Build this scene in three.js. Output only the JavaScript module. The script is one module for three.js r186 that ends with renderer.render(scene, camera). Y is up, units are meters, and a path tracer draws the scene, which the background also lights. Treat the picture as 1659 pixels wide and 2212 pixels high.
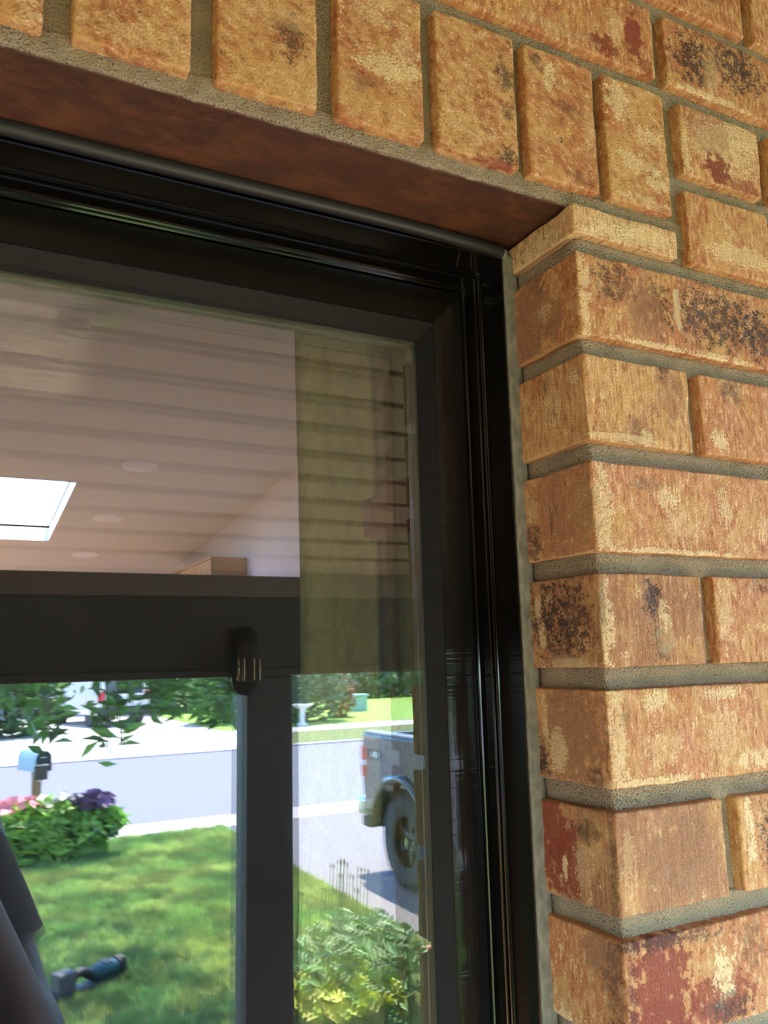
import * as THREE from 'three';
import { Sky } from 'three/addons/objects/Sky.js';
import { MarchingCubes } from 'three/addons/objects/MarchingCubes.js';
import { RoundedBoxGeometry } from 'three/addons/geometries/RoundedBoxGeometry.js';
import { mergeGeometries, toCreasedNormals } from 'three/addons/utils/BufferGeometryUtils.js';

// ---------------------------------------------------------------- camera, sky, sun, exposure
// World: x right along the house wall, y up, z out of the house. The wall's face is z = 0, the window opening's
// corner is x = 0, and y = 0 is the top of the third course below the row of upright bricks.
const scene = new THREE.Scene();
const camera = new THREE.PerspectiveCamera(2 * Math.atan(1106 / 1807.1) * 180 / Math.PI, 1659 / 2212, 0.01, 400);
const CAM = new THREE.Vector3(-0.3367, -0.2497, 0.3767);
{
  const pitch = 9.926 * Math.PI / 180, yaw = 27.54 * Math.PI / 180, roll = -1.414 * Math.PI / 180;
  const fwd = new THREE.Vector3(Math.sin(yaw) * Math.cos(pitch), Math.sin(pitch), -Math.cos(yaw) * Math.cos(pitch));
  const r0 = new THREE.Vector3(Math.cos(yaw), 0, Math.sin(yaw)), u0 = new THREE.Vector3().crossVectors(r0, fwd);
  const right = r0.clone().multiplyScalar(Math.cos(roll)).addScaledVector(u0, Math.sin(roll));
  const up = u0.clone().multiplyScalar(Math.cos(roll)).addScaledVector(r0, -Math.sin(roll));
  camera.quaternion.setFromRotationMatrix(new THREE.Matrix4().makeBasis(right, up, fwd.negate()));
  camera.position.copy(CAM);
  camera.focus = 0.74;
  camera.userData.fStop = 20;
}
scene.add(camera);
const SUN = new THREE.Vector3(0.30, 1.5, 0.62).normalize();
const sky = new Sky();
sky.scale.setScalar(1000);
sky.material.uniforms.turbidity.value = 3;
sky.material.uniforms.rayleigh.value = 1.2;
sky.material.uniforms.mieCoefficient.value = 0.004;
sky.material.uniforms.mieDirectionalG.value = 0.75;
sky.material.uniforms.sunPosition.value.copy(SUN);
scene.add(sky);
const sun = new THREE.DirectionalLight(new THREE.Color(1, 0.88, 0.70), 20);
sun.position.copy(SUN).multiplyScalar(60);
sun.castShadow = true;
sun.shadow.radius = 1.2;
sun.shadow.mapSize.set(4096, 4096);
Object.assign(sun.shadow.camera, { left: -30, right: 30, top: 40, bottom: -30, near: 1, far: 160 });
scene.add(sun, sun.target);
const renderer = new THREE.WebGLRenderer({ antialias: true });
renderer.toneMapping = THREE.LinearToneMapping;
renderer.toneMappingExposure = 3.0;
renderer.shadowMap.enabled = true;

// ---------------------------------------------------------------- helpers
const V = (x, y, z) => new THREE.Vector3(x, y, z);
const lin = (r, g, b) => new THREE.Color().setRGB(r, g, b);
function rng(seed) { let a = seed >>> 0; return () => { a = (a + 0x6D2B79F5) | 0; let t = Math.imul(a ^ (a >>> 15), 1 | a); t = (t + Math.imul(t ^ (t >>> 7), 61 | t)) ^ t; return ((t ^ (t >>> 14)) >>> 0) / 4294967296; }; }
const PT = new Uint8Array(512);
{ const r = rng(77), a = [...Array(256).keys()]; for (let i = 255; i > 0; i--) { const j = Math.floor(r() * (i + 1)); [a[i], a[j]] = [a[j], a[i]]; } for (let i = 0; i < 512; i++) PT[i] = a[i & 255]; }
const GX = new Float32Array(256), GY = new Float32Array(256);
{ const r = rng(5); for (let i = 0; i < 256; i++) { const t = r() * 6.2832; GX[i] = Math.cos(t); GY[i] = Math.sin(t); } }
function n2(x, y) {          // gradient noise, about -1 to 1
  const xi = Math.floor(x), yi = Math.floor(y), fx = x - xi, fy = y - yi, X = xi & 255, Y = yi & 255;
  const u = fx * fx * (3 - 2 * fx), v = fy * fy * (3 - 2 * fy);
  const a = PT[PT[X] + Y], b = PT[PT[X + 1] + Y], c = PT[PT[X] + ((Y + 1) & 255)], d = PT[PT[X + 1] + ((Y + 1) & 255)];
  const p = GX[a] * fx + GY[a] * fy, q = GX[b] * (fx - 1) + GY[b] * fy, r = GX[c] * fx + GY[c] * (fy - 1), s = GX[d] * (fx - 1) + GY[d] * (fy - 1);
  return 1.5 * (p + u * (q - p) + v * (r + u * (s - r) - p - u * (q - p)));
}
const n3 = (x, y, z) => (n2(x + z * 0.71, y - z * 0.53) + n2(y + 31.7 + x * 0.37, z + 12.1) + n2(z - 7.3, x + 4.9 - y * 0.41)) / 2;
function fbm(x, y, o) { let s = 0, a = 0.55; for (let i = 0; i < o; i++) { s += a * n2(x, y); x = x * 2.03 + 17.1; y = y * 2.03 + 9.7; a *= 0.5; } return s; }
const sst = (a, b, x) => { const t = Math.min(1, Math.max(0, (x - a) / (b - a))); return t * t * (3 - 2 * t); };
const s8 = (c) => { c = Math.min(1, Math.max(0, c)); return 255 * (c <= 0.0031308 ? 12.92 * c : 1.055 * Math.pow(c, 1 / 2.4) - 0.055); };
function tex(w, h, fn, srgb) {   // fn(i, j) -> [r, g, b] linear 0..1
  const d = new Uint8Array(w * h * 4);
  for (let j = 0; j < h; j++) for (let i = 0; i < w; i++) {
    const c = fn(i, j), k = 4 * (j * w + i);
    if (srgb) { d[k] = s8(c[0]); d[k + 1] = s8(c[1]); d[k + 2] = s8(c[2]); } else d[k] = d[k + 1] = d[k + 2] = Math.min(255, Math.max(0, 255 * c));
    d[k + 3] = 255;
  }
  const t = new THREE.DataTexture(d, w, h, THREE.RGBAFormat);
  t.magFilter = THREE.LinearFilter; t.minFilter = THREE.LinearMipmapLinearFilter; t.generateMipmaps = true;
  t.wrapS = t.wrapT = THREE.RepeatWrapping;
  if (srgb) t.colorSpace = THREE.SRGBColorSpace;
  t.needsUpdate = true;
  return t;
}
// noise that tiles over n cells: blend of four shifted copies is enough at these scales
function tile(f, w, h) { return (i, j) => { const a = i / w, b = j / h; return f(i, j) * (1 - a) * (1 - b) + f(i - w, j) * a * (1 - b) + f(i, j - h) * (1 - a) * b + f(i - w, j - h) * a * b; }; }
const std = (o) => new THREE.MeshStandardMaterial(o);
const phy = (o) => new THREE.MeshPhysicalMaterial(o);
const taken = {};
function numbered(name) { const k = taken[name] = (taken[name] ?? -1) + 1; return k ? name + '_' + String(k).padStart(3, '0') : name; }
function mesh(name, geo, mat, parent) { const m = new THREE.Mesh(geo, mat); m.castShadow = m.receiveShadow = true; m.name = parent ? name : numbered(name); (parent ?? scene).add(m); return m; }
function grp(name, pos) { const g = new THREE.Group(); g.name = numbered(name); if (pos) g.position.set(...pos); scene.add(g); return g; }
function tag(o, label, category, group) { o.userData.label = label; o.userData.category = category; if (group) o.userData.group = group; return o; }
function struct(o, label, category) { o.userData.kind = 'structure'; if (label) { o.userData.label = label; o.userData.category = category; } return o; }
function box(x0, x1, y0, y1, z0, z1, r = 0) { const g = r ? new RoundedBoxGeometry(x1 - x0, y1 - y0, z1 - z0, 2, r) : new THREE.BoxGeometry(x1 - x0, y1 - y0, z1 - z0); g.translate((x0 + x1) / 2, (y0 + y1) / 2, (z0 + z1) / 2); return boxUV(g); }
function boxUV(g) {              // uv in metres, by the face's main direction
  const p = g.attributes.position, n = g.attributes.normal, uv = new Float32Array(p.count * 2);
  for (let i = 0; i < p.count; i++) {
    const ax = Math.abs(n.getX(i)), ay = Math.abs(n.getY(i)), az = Math.abs(n.getZ(i));
    if (ay >= ax && ay >= az) { uv[2 * i] = p.getX(i); uv[2 * i + 1] = p.getZ(i); } else if (ax > az) { uv[2 * i] = p.getZ(i); uv[2 * i + 1] = p.getY(i); } else { uv[2 * i] = p.getX(i); uv[2 * i + 1] = p.getY(i); }
  }
  g.setAttribute('uv', new THREE.BufferAttribute(uv, 2));
  return g;
}
function merge(list) { return mergeGeometries(list.map((g) => { const h = g.index ? g.toNonIndexed() : g; for (const k of Object.keys(h.attributes)) if (!['position', 'normal', 'uv'].includes(k)) h.deleteAttribute(k); return h; })); }
function smoothNormals(g) {      // normals shared between vertices at one place
  g.computeVertexNormals();
  const p = g.attributes.position, n = g.attributes.normal, m = new Map(), key = (i) => Math.round(p.getX(i) * 2e4) + ',' + Math.round(p.getY(i) * 2e4) + ',' + Math.round(p.getZ(i) * 2e4);
  const ks = [];
  for (let i = 0; i < p.count; i++) { const k = key(i); ks.push(k); const a = m.get(k) ?? [0, 0, 0]; a[0] += n.getX(i); a[1] += n.getY(i); a[2] += n.getZ(i); m.set(k, a); }
  for (let i = 0; i < p.count; i++) { const a = m.get(ks[i]), l = Math.hypot(...a) || 1; n.setXYZ(i, a[0] / l, a[1] / l, a[2] / l); }
  return g;
}
function roughBox(x0, x1, y0, y1, z0, z1, cell, r, amp, freq, seed) {   // a box with worn, rounded edges and an uneven face
  const w = x1 - x0, h = y1 - y0, d = z1 - z0, N = (s) => Math.max(2, Math.round(s / cell));
  const kx = N(w) + 4, ky = N(h) + 4, kz = N(d) + 4, g = new THREE.BoxGeometry(w, h, d, kx, ky, kz), p = g.attributes.position;
  const fine = (v, s, n) => { const i = Math.round((v / s + 0.5) * n), m = Math.min(i, n - i), sg = i < n - i ? -1 : 1, e = [0, 0.45 * r, 1.05 * r, 2.2 * r]; return m < 4 && n > 8 && e[3] < s / 2 ? sg * (s / 2 - e[m]) : (n > 8 ? (i - n / 2) * (s - 4.4 * r) / (n - 6) : v); };   // closer rows at the edges
  for (let i = 0; i < p.count; i++) {
    let x = fine(p.getX(i), w, kx), y = fine(p.getY(i), h, ky), z = fine(p.getZ(i), d, kz);
    const X = x + (x0 + x1) / 2, Y = y + (y0 + y1) / 2, Z = z + (z0 + z1) / 2;
    const rr = r * (1 + 0.5 * n3(X * 60 + seed, Y * 60, Z * 60));
    const qx = Math.max(-w / 2 + rr, Math.min(w / 2 - rr, x)), qy = Math.max(-h / 2 + rr, Math.min(h / 2 - rr, y)), qz = Math.max(-d / 2 + rr, Math.min(d / 2 - rr, z));
    let nx = x - qx, ny = y - qy, nz = z - qz; const l = Math.hypot(nx, ny, nz) || 1; nx /= l; ny /= l; nz /= l;
    const e = amp * (n3(X * freq + seed, Y * freq, Z * freq) + 0.5 * n3(X * freq * 2.7, Y * freq * 2.7 + seed, Z * freq * 2.7));
    p.setXYZ(i, qx + nx * (rr + e) + (x0 + x1) / 2, qy + ny * (rr + e) + (y0 + y1) / 2, qz + nz * (rr + e) + (z0 + z1) / 2);
  }
  return g;
}
function tube(pts, r, seg = 24, rad = 8) { return new THREE.TubeGeometry(new THREE.CatmullRomCurve3(pts.map((q) => V(...q))), seg, r, rad, false); }
function extr(shape, depth, bevel = 0) { return new THREE.ExtrudeGeometry(shape, { depth, bevelEnabled: bevel > 0, bevelSize: bevel, bevelThickness: bevel, bevelSegments: 2, curveSegments: 10 }); }
function poly(pts) { const s = new THREE.Shape(); pts.forEach(([x, y], i) => i ? s.lineTo(x, y) : s.moveTo(x, y)); s.closePath(); return s; }

// ---------------------------------------------------------------- brick wall
const P = 0.0677, BH = 0.055;
const ATL = 2048, RES = 3.4;     // atlas side, texels per millimetre
const atlases = [];
function newAtlas() { const a = { c: new Uint8Array(ATL * ATL * 4).fill(160), b: new Uint8Array(ATL * ATL * 4).fill(128), x: 0, y: 0, h: 0 }; atlases.push(a); return a; }
function slot(w, h) {
  let a = atlases[atlases.length - 1] ?? newAtlas();
  if (a.x + w > ATL) { a.x = 0; a.y += a.h; a.h = 0; }
  if (a.y + h > ATL) a = newAtlas();
  const s = { a, ai: atlases.indexOf(a), x: a.x, y: a.y, w, h }; a.x += w; a.h = Math.max(a.h, h); return s;
}
// clay colours, linear
const OCH = [0.62, 0.35, 0.132], ORA = [0.50, 0.195, 0.073], TAN = [0.70, 0.45, 0.225], DRK = [0.045, 0.022, 0.018], RED = [0.25, 0.042, 0.018], CRM = [0.80, 0.60, 0.33], MAU = [0.34, 0.165, 0.085], DOR = [0.32, 0.105, 0.03], PNK = [0.64, 0.30, 0.155];
const mx = (a, b, t) => { a[0] += (b[0] - a[0]) * t; a[1] += (b[1] - a[1]) * t; a[2] += (b[2] - a[2]) * t; };
function paintBrick(s, ml, mb, o, seed) {   // millimetres: x from the brick's left edge (minus: round the corner), y from its bottom
  const D = s.a, ox = seed * 37.7, oy = seed * 91.3, turned = o.row;
  for (let j = 0; j < s.h; j++) for (let i = 0; i < s.w; i++) {
    const x = i / RES - ml, y = j / RES - mb, X = x + ox, Y = y + oy, A = turned ? Y + 0.25 * X : X, B = turned ? X : Y;   // A across the drag marks, B along them
    const l = fbm(A / 26, B / 34, 2), m = turned ? fbm(A / 8, B / 9, 4) : fbm(A / 6, B / 11, 4), f = n2(X / 1.3, Y / 1.3), ff = n2(X / 0.6 + 3, Y / 0.6), st = (turned ? 0.35 : 1) * fbm(A / 1.7, B / 26, 3), g = fbm(X / 3.1 + 50, Y / 3.1, 2), w = turned ? fbm(A / 4.5 + 20, B / 5.5 - 7, 4) : fbm(A / 3 + 20, B / 8 - 7, 3);
    const c = [...OCH];
    mx(c, ORA, sst(-0.45, 0.45, l + 0.8 * m + (o.t ?? 0) + 0.3 * f + 0.3 * st));
    if (o.pk) mx(c, PNK, o.pk * sst(-0.3, 0.4, l - 0.3 * m + 0.3 * st));
    mx(c, DOR, 0.75 * sst(0.15, 0.55, w + 0.45 * g + 0.35 * f + 0.2 * l));
    mx(c, TAN, 0.8 * sst(0.1, 0.5, -w + 0.5 * st + 0.3 * f + (o.tan ?? 0)));
    if (o.mau) mx(c, MAU, o.mau * sst(-0.7, 0.35, l + 0.4 * st + 0.2 * m));
    if (o.str) { mx(c, TAN, o.str * 0.75 * sst(0.08, 0.45, st)); mx(c, DOR, o.str * 0.65 * sst(0.1, 0.5, -st + 0.3 * w)); }
    mx(c, CRM, 0.65 * sst(0.3, 0.62, fbm(A / 5 + 9, B / 9 + 5, 4) + 0.3 * f + 0.2 * st + (o.pale ?? 0)));
    let h = 0.5 + 0.16 * m + 0.12 * w + 0.13 * f + 0.08 * ff + 0.12 * st;
    for (const [k, cx, cy, rx, ry, am = 1] of o.f ?? []) {
      const dx = (x - cx) / rx, dy = (y - cy) / ry, e = 1 - dx * dx - dy * dy;
      if (e < -1.6) continue;
      const v = e + 1.3 * fbm(X / 6 + 3, Y / 6 + 7, 4);
      if (k === 'd') { const q = am * sst(0.05, 0.8, v - 0.2 + 0.9 * f + 0.6 * ff + 0.8 * g + 0.4 * st); mx(c, DRK, 0.93 * q); h -= 0.14 * q; }
      else if (k === 'r') { const q = am * sst(0.1, 0.5, v + 0.35 * f + 0.4 * st); mx(c, RED, 0.92 * q); h -= 0.06 * q; }
      else if (k === 'p') { const q = am * sst(0.15, 0.75, v + 0.55 * f + 0.6 * st + 0.3 * g); mx(c, CRM, 0.8 * q); h += 0.14 * q; }
      else if (k === 'm') { const q = am * sst(-0.1, 0.7, v + 0.3 * st); mx(c, MAU, 0.85 * q); }
      else if (k === 's') { const q = am * sst(0.25, 0.5, e + 1.0 * fbm(X / 11, Y / 1.1, 2) + 0.3 * f); mx(c, CRM, 0.6 * q); h += 0.08 * q; }
      else if (k === 'k') { const q = Math.max(0, e); h -= 0.42 * am * q; }                // a dent
    }
    mx(c, DRK, 0.75 * sst(0.5, 0.74, n2(X / 0.85 + 77, Y / 0.85) + 0.45 * w + 0.25 * l - 0.08));
    mx(c, CRM, 0.7 * sst(0.6, 0.85, n2(X / 0.75 - 31, Y / 0.75 + 13)));
    const b = 1 + 0.16 * f + 0.14 * ff + 0.14 * g + 0.1 * st, t = 4 * ((s.y + j) * ATL + s.x + i);
    D.c[t] = s8(c[0] * b); D.c[t + 1] = s8(c[1] * b); D.c[t + 2] = s8(c[2] * b); D.c[t + 3] = 255;
    D.b[t] = D.b[t + 1] = D.b[t + 2] = Math.max(0, Math.min(255, 255 * h)); D.b[t + 3] = 255;
  }
}
const slots = {};      // painted pieces by kind, for the bricks beyond the picture
const wall = struct(grp('wall_front'), 'house wall of mottled orange tan brick with recessed grey mortar joints', 'brick wall');
const brickJobs = [];
function brick(x0, x1, y0, y1, o, seed) { brickJobs.push({ x0, x1, y0, y1, o, seed }); }
const yk = (k) => -k * P;
function course(k, x0, x1, o, seed) { brick(x0, x1, yk(k) - BH, yk(k), o, seed); }
// the jamb's corner bricks, top to bottom
brick(0, 0.0903, 0.0127, 0.0325, { corner: 1, t: -0.5, tan: 0.5, str: 0.8, pale: 0.25, f: [['p', 30, 8, 26, 7], ['p', -40, 6, 26, 10], ['s', 60, 10, 30, 9]] }, 1);
course(0, 0, 0.187, { corner: 1, t: 0.15, f: [['d', 30, 40, 22, 18, 0.8], ['d', 62, 30, 18, 24, 0.7], ['d', 120, 30, 55, 26, 0.95], ['d', 165, 25, 30, 24, 0.9], ['m', 55, 20, 18, 26, 0.7], ['p', 4, 28, 6, 40, 0.8], ['p', 60, 1, 40, 3.5], ['p', 120, 1, 40, 4], ['p', 84, 30, 4, 22, 0.8], ['d', -40, 44, 9, 13], ['m', -52, 25, 22, 40], ['m', -30, 20, 14, 20, 0.8], ['p', -34, 26, 7, 8, 0.5], ['k', -34, 20, 12, 12, 0.6]] }, 2);
course(1, 0, 0.0878, { corner: 1, t: -0.45, str: 0.75, f: [['d', 66, 52, 6, 9], ['m', 70, 38, 14, 22, 0.6], ['d', 38, 10, 5, 9, 0.8], ['m', 42, 8, 14, 14, 0.6], ['p', 47, 6, 5, 8, 0.7], ['p', -9, 42, 6, 6], ['p', -32, 30, 10, 16, 0.5], ['d', -36, 48, 4, 9, 0.5], ['s', 30, 4, 40, 3]] }, 3);
course(2, 0, 0.187, { corner: 1, t: 0.1, pk: 0.6, pale: 0.04, f: [['p', 7, 28, 9, 40, 0.9], ['p', 62, 36, 10, 9], ['p', 70, 18, 20, 14, 0.5], ['p', 112, 34, 7, 16, 0.8], ['p', 60, 1, 70, 3], ['p', 150, 20, 14, 10, 0.6], ['d', 44, 44, 16, 6, 0.5], ['m', -30, 28, 40, 40, 0.7], ['d', -58, 10, 9, 18, 0.8], ['p', -58, 32, 8, 9, 0.4], ['d', -40, 24, 2, 10, 0.6]] }, 4);
course(3, 0, 0.0838, { corner: 1, t: 0.1, mau: 0.75, str: 0.5, f: [['d', 42, 40, 9, 16], ['d', 46, 12, 9, 14, 0.8], ['p', 50, 30, 6, 10, 0.9], ['p', 50, 14, 9, 9, 0.4], ['p', 4, 28, 6, 36], ['d', 2, 40, 4, 24, 0.6], ['d', -52, 32, 22, 28], ['d', -28, 26, 24, 34, 0.95], ['p', -58, 40, 4, 13, 0.8], ['p', -55, 20, 4, 10, 0.8], ['p', -30, 2, 30, 5, 0.6]] }, 5);
course(4, 0, 0.187, { corner: 1, t: 0.1, pk: 0.7, pale: 0.06, f: [['p', 6, 28, 8, 40, 0.8], ['p', 38, 48, 14, 8], ['p', 95, 50, 20, 5], ['p', 92, 26, 16, 24, 0.45], ['p', 118, 8, 20, 6], ['p', 40, 20, 18, 12, 0.5], ['d', 14, 40, 4, 10, 0.5], ['p', 30, 2, 60, 3], ['m', -34, 28, 34, 40], ['p', -58, 34, 4, 22, 0.8], ['s', -46, 18, 10, 16], ['d', -62, 10, 8, 16], ['d', -12, 5, 8, 8, 0.7]] }, 6);
course(5, 0, 0.0848, { corner: 1, t: 0.05, mau: 0.85, str: 0.45, f: [['k', 34, 42, 6, 5, 1], ['k', 60, 9, 11, 9, 1], ['k', 40, 20, 6, 5, 0.8], ['m', 45, 30, 30, 30], ['p', 8, 30, 6, 20, 0.3], ['r', -56, 32, 16, 34], ['r', -40, 22, 16, 26, 0.9], ['p', -30, 22, 9, 20, 0.5], ['p', -46, 18, 3, 9], ['d', -24, 42, 14, 10, 0.7], ['d', -4, 20, 4, 34, 0.6]] }, 7);
course(6, 0, 0.187, { corner: 1, t: 0.25, f: [['r', 26, 26, 26, 42], ['r', 70, 14, 30, 18, 0.9], ['r', 20, 8, 30, 14], ['p', 74, 26, 11, 17], ['d', 76, 8, 20, 9, 0.8], ['d', 30, 52, 60, 7, 0.8], ['d', 100, 40, 12, 20, 0.5], ['d', 4, 30, 4, 30, 0.5], ['m', -20, 44, 18, 14], ['d', -10, 30, 10, 30, 0.6], ['p', -56, 2, 12, 6]] }, 8);
course(7, 0, 0.0868, { corner: 1, t: 0, str: 0.4, f: [['d', 30, 40, 20, 20, 0.8], ['p', -50, 50, 20, 8]] }, 9);
// their neighbours
course(-2, 0.1035, 0.1855, { t: 0.05, tan: 0.15, f: [['s', 45, 30, 40, 26], ['s', 60, 44, 30, 14], ['r', 35, 12, 14, 13], ['r', 60, 5, 26, 6, 0.7], ['p', 4, 20, 6, 26, 0.8], ['m', 30, 40, 26, 20, 0.6]] }, 11);
course(-1, 0.1022, 0.187, { t: -0.1, f: [['p', 40, 30, 6, 14, 0.4], ['s', 50, 15, 40, 10]] }, 12);
course(1, 0.0988, 0.285, { t: 0.2, pk: 0.6, pale: 0.05, f: [['d', 28, 46, 14, 10, 0.7], ['p', 14, 10, 10, 8]] }, 13);
course(3, 0.0948, 0.281, { t: 0.1, pk: 0.5, pale: 0.05, f: [['d', 50, 50, 22, 6, 0.7], ['p', 8, 28, 8, 20, 0.6]] }, 14);
course(5, 0.0983, 0.285, { t: 0, f: [['d', 36, 30, 20, 30], ['p', 9, 34, 5, 26], ['d', 80, 30, 40, 30, 0.7]] }, 15);
course(-3, -0.1025, 0.0842, { t: 0.15, f: [['r', 168, 26, 9, 20], ['r', 140, 10, 14, 9], ['p', 152, 28, 7, 22, 0.5], ['p', 100, 8, 40, 6, 0.4], ['r', 178, 6, 8, 8, 0.7]] }, 16);
course(-3, 0.096, 0.2825, { t: 0.1, f: [['d', 30, 28, 26, 26], ['d', 75, 36, 34, 24], ['p', 45, 20, 9, 22, 0.4], ['p', 40, 2, 50, 4]] }, 17);
course(-4, -0.0025, 0.1842, { t: 0.1, f: [['d', 140, 40, 40, 26, 0.8]] }, 18);
course(-4, 0.1955, 0.382, { t: 0, tan: 0.1 }, 19);
course(-3, -0.3005, -0.114, { t: 0.1 }, 20);
// the row of upright bricks over the window
const rowlock = [
  [0.0332, 0.0885, { t: -0.1, f: [['p', 12, 75, 14, 18, 0.9], ['p', 40, 55, 14, 9, 0.9], ['p', 26, 32, 20, 10, 0.8], ['p', 44, 22, 14, 9, 0.9], ['p', 30, 5, 30, 5, 0.6]] }],
  [-0.0318, 0.0241, { t: 0.15, f: [['p', 20, 72, 6, 13, 0.95], ['d', 10, 82, 7, 9, 0.7], ['d', 34, 55, 10, 6, 0.5], ['d', 26, 30, 1.5, 2.5], ['d', 40, 8, 14, 5, 0.4], ['p', 50, 40, 5, 20, 0.4]] }],
  [-0.0976, -0.0402, { t: -0.15, tan: 0.1, f: [['d', 50, 62, 10, 14, 0.8], ['d', 50, 38, 8, 8, 0.7], ['d', 48, 6, 10, 8, 0.9], ['r', 40, -2, 18, 6, 0.7], ['p', 20, 20, 26, 10, 0.3]] }],
  [-0.1622, -0.1077, { t: 0, f: [['p', 32, 40, 24, 11, 0.9], ['p', 22, 72, 16, 9, 0.6], ['p', 26, 85, 30, 8, 0.5], ['d', 14, 26, 12, 8, 0.5], ['p', 44, 55, 10, 12, 0.5]] }],
  [-0.2305, -0.1748, { t: -0.2, f: [['d', 40, 38, 11, 16, 0.8], ['p', 30, 50, 30, 8, 0.3], ['p', 48, 5, 10, 10, 0.3]] }],
  [-0.3004, -0.2442, { t: -0.1, tan: 0.1, f: [['d', 30, 24, 1.6, 1.4], ['p', 30, 12, 30, 8, 0.3]] }],
  [-0.369, -0.3137, { t: -0.15, pale: 0.1, f: [['p', 48, 30, 8, 40, 0.6]] }],
];
rowlock.forEach(([a, b, o], i) => brick(a, b, 0.0443, 0.1355, { ...o, row: 1 }, 30 + i));
// further bricks round the picture take their clay from the ones above
const extra = [];
for (let i = 0; i < 16; i++) extra.push([-0.4383 - i * 0.0665, -0.4383 + 0.0556 - i * 0.0665, 0.0443, 0.1355]);
for (const k of [-2, -1, 0, 1, 2, 3, 4, 5, 6, 7, 8, 9, 10]) {
  const first = { '-2': 0.197, '-1': 0.199, 1: 0.2965, 3: 0.2925, 5: 0.2965, 7: 0.0983, 9: 0.0983 }[k] ?? 0.1985;
  if (k >= 8) extra.push([0, k % 2 ? 0.0868 : 0.187, yk(k) - BH, yk(k), 1]);
  for (let x = first; x < 0.85; x += 0.1985) extra.push([x, x + 0.187, yk(k) - BH, yk(k)]);
}
for (let k = -8; k <= -3; k++) for (let x = -1.39 + (k % 2 ? 0.0965 : 0); x < 0.85; x += 0.1985) {
  if (k === -3 && x > -0.35 && x < 0.2) continue; if (k === -4 && x > -0.15 && x < 0.3) continue;
  if (k === -3 || k === -4) { const s = k === -3 ? (x < 0 ? x + 0 : x) : x; extra.push([s, s + 0.187, yk(k) - BH, yk(k)]); } else extra.push([x, x + 0.187, yk(k) - BH, yk(k)]);
}
function brickGeo(j, cell) {
  const depth = j.o?.corner ? 0.086 : 0.04, g = roughBox(j.x0, j.x1, j.y0, j.y1, -depth, 0, cell, 0.0014, 0.0008, 45, j.seed * 3.1);
  const p = g.attributes.position, n = g.attributes.normal, uv = g.attributes.uv, s = j.slot, L = (j.x1 - j.x0) * 1000, H = (j.y1 - j.y0) * 1000;
  for (let i = 0; i < p.count; i++) {
    const x = (p.getX(i) - j.x0) * 1000, y = (p.getY(i) - j.y0) * 1000, z = -p.getZ(i) * 1000;
    let a = x, b = y;
    if (n.getX(i) < -0.5) a = -z; else if (n.getX(i) > 0.5) a = L + z; else if (n.getY(i) > 0.5) b = H + z; else if (n.getY(i) < -0.5) b = -z;
    a = Math.max(-j.ml + 0.5, Math.min(s.w / RES - j.ml - 0.8, a)); b = Math.max(-11, Math.min(s.h / RES - 12.8, b));
    uv.setXY(i, (s.x + (a + j.ml) * RES) / ATL, (s.y + (b + 12) * RES) / ATL);
  }
  return smoothNormals(g);
}
for (const j of brickJobs) {
  j.ml = j.o.corner ? 88 : 12;
  j.slot = slot(Math.ceil(((j.x1 - j.x0) * 1000 + j.ml + 12) * RES), Math.ceil(((j.y1 - j.y0) * 1000 + 24) * RES));
  paintBrick(j.slot, j.ml, 12, j.o, j.seed);
}
const brickMats = atlases.map((a) => {
  const t = [a.c, a.b].map((d, i) => { const x = new THREE.DataTexture(d, ATL, ATL, THREE.RGBAFormat); x.magFilter = THREE.LinearFilter; x.minFilter = THREE.LinearMipmapLinearFilter; x.generateMipmaps = true; if (!i) x.colorSpace = THREE.SRGBColorSpace; x.needsUpdate = true; return x; });
  return std({ map: t[0], bumpMap: t[1], bumpScale: 0.0016, roughness: 0.78 });
});
for (const j of brickJobs) mesh('brick', brickGeo(j, 0.004), brickMats[j.slot.ai], wall);
{
  const r = rng(9), long = brickJobs.filter((j) => j.x1 - j.x0 > 0.18 && !j.o.corner), shrt = brickJobs.filter((j) => j.y1 - j.y0 > 0.08), cor = brickJobs.filter((j) => j.o.corner && j.x1 - j.x0 > 0.18);
  const corS = brickJobs.filter((j) => j.o.corner && j.x1 - j.x0 < 0.088);
  const cache = new Map();
  for (const [x0, x1, y0, y1, c] of extra) {
    const pool = c ? (x1 - x0 > 0.1 ? cor : corS) : y1 - y0 > 0.08 ? shrt : long, src = pool[Math.floor(r() * pool.length)];
    const w = Math.min(x1 - x0, src.x1 - src.x0);
    const key = pool.indexOf(src) + '|' + (y1 - y0 > 0.08) + c;
    let g = cache.get(key);
    if (!g) { g = brickGeo({ ...src, x0: 0, x1: w, y0: 0, y1: y1 - y0 }, 0.009); cache.set(key, g); }
    const m = mesh('brick', g, brickMats[src.slot.ai], wall); m.position.set(x0, y0, 0);
  }
}
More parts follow.
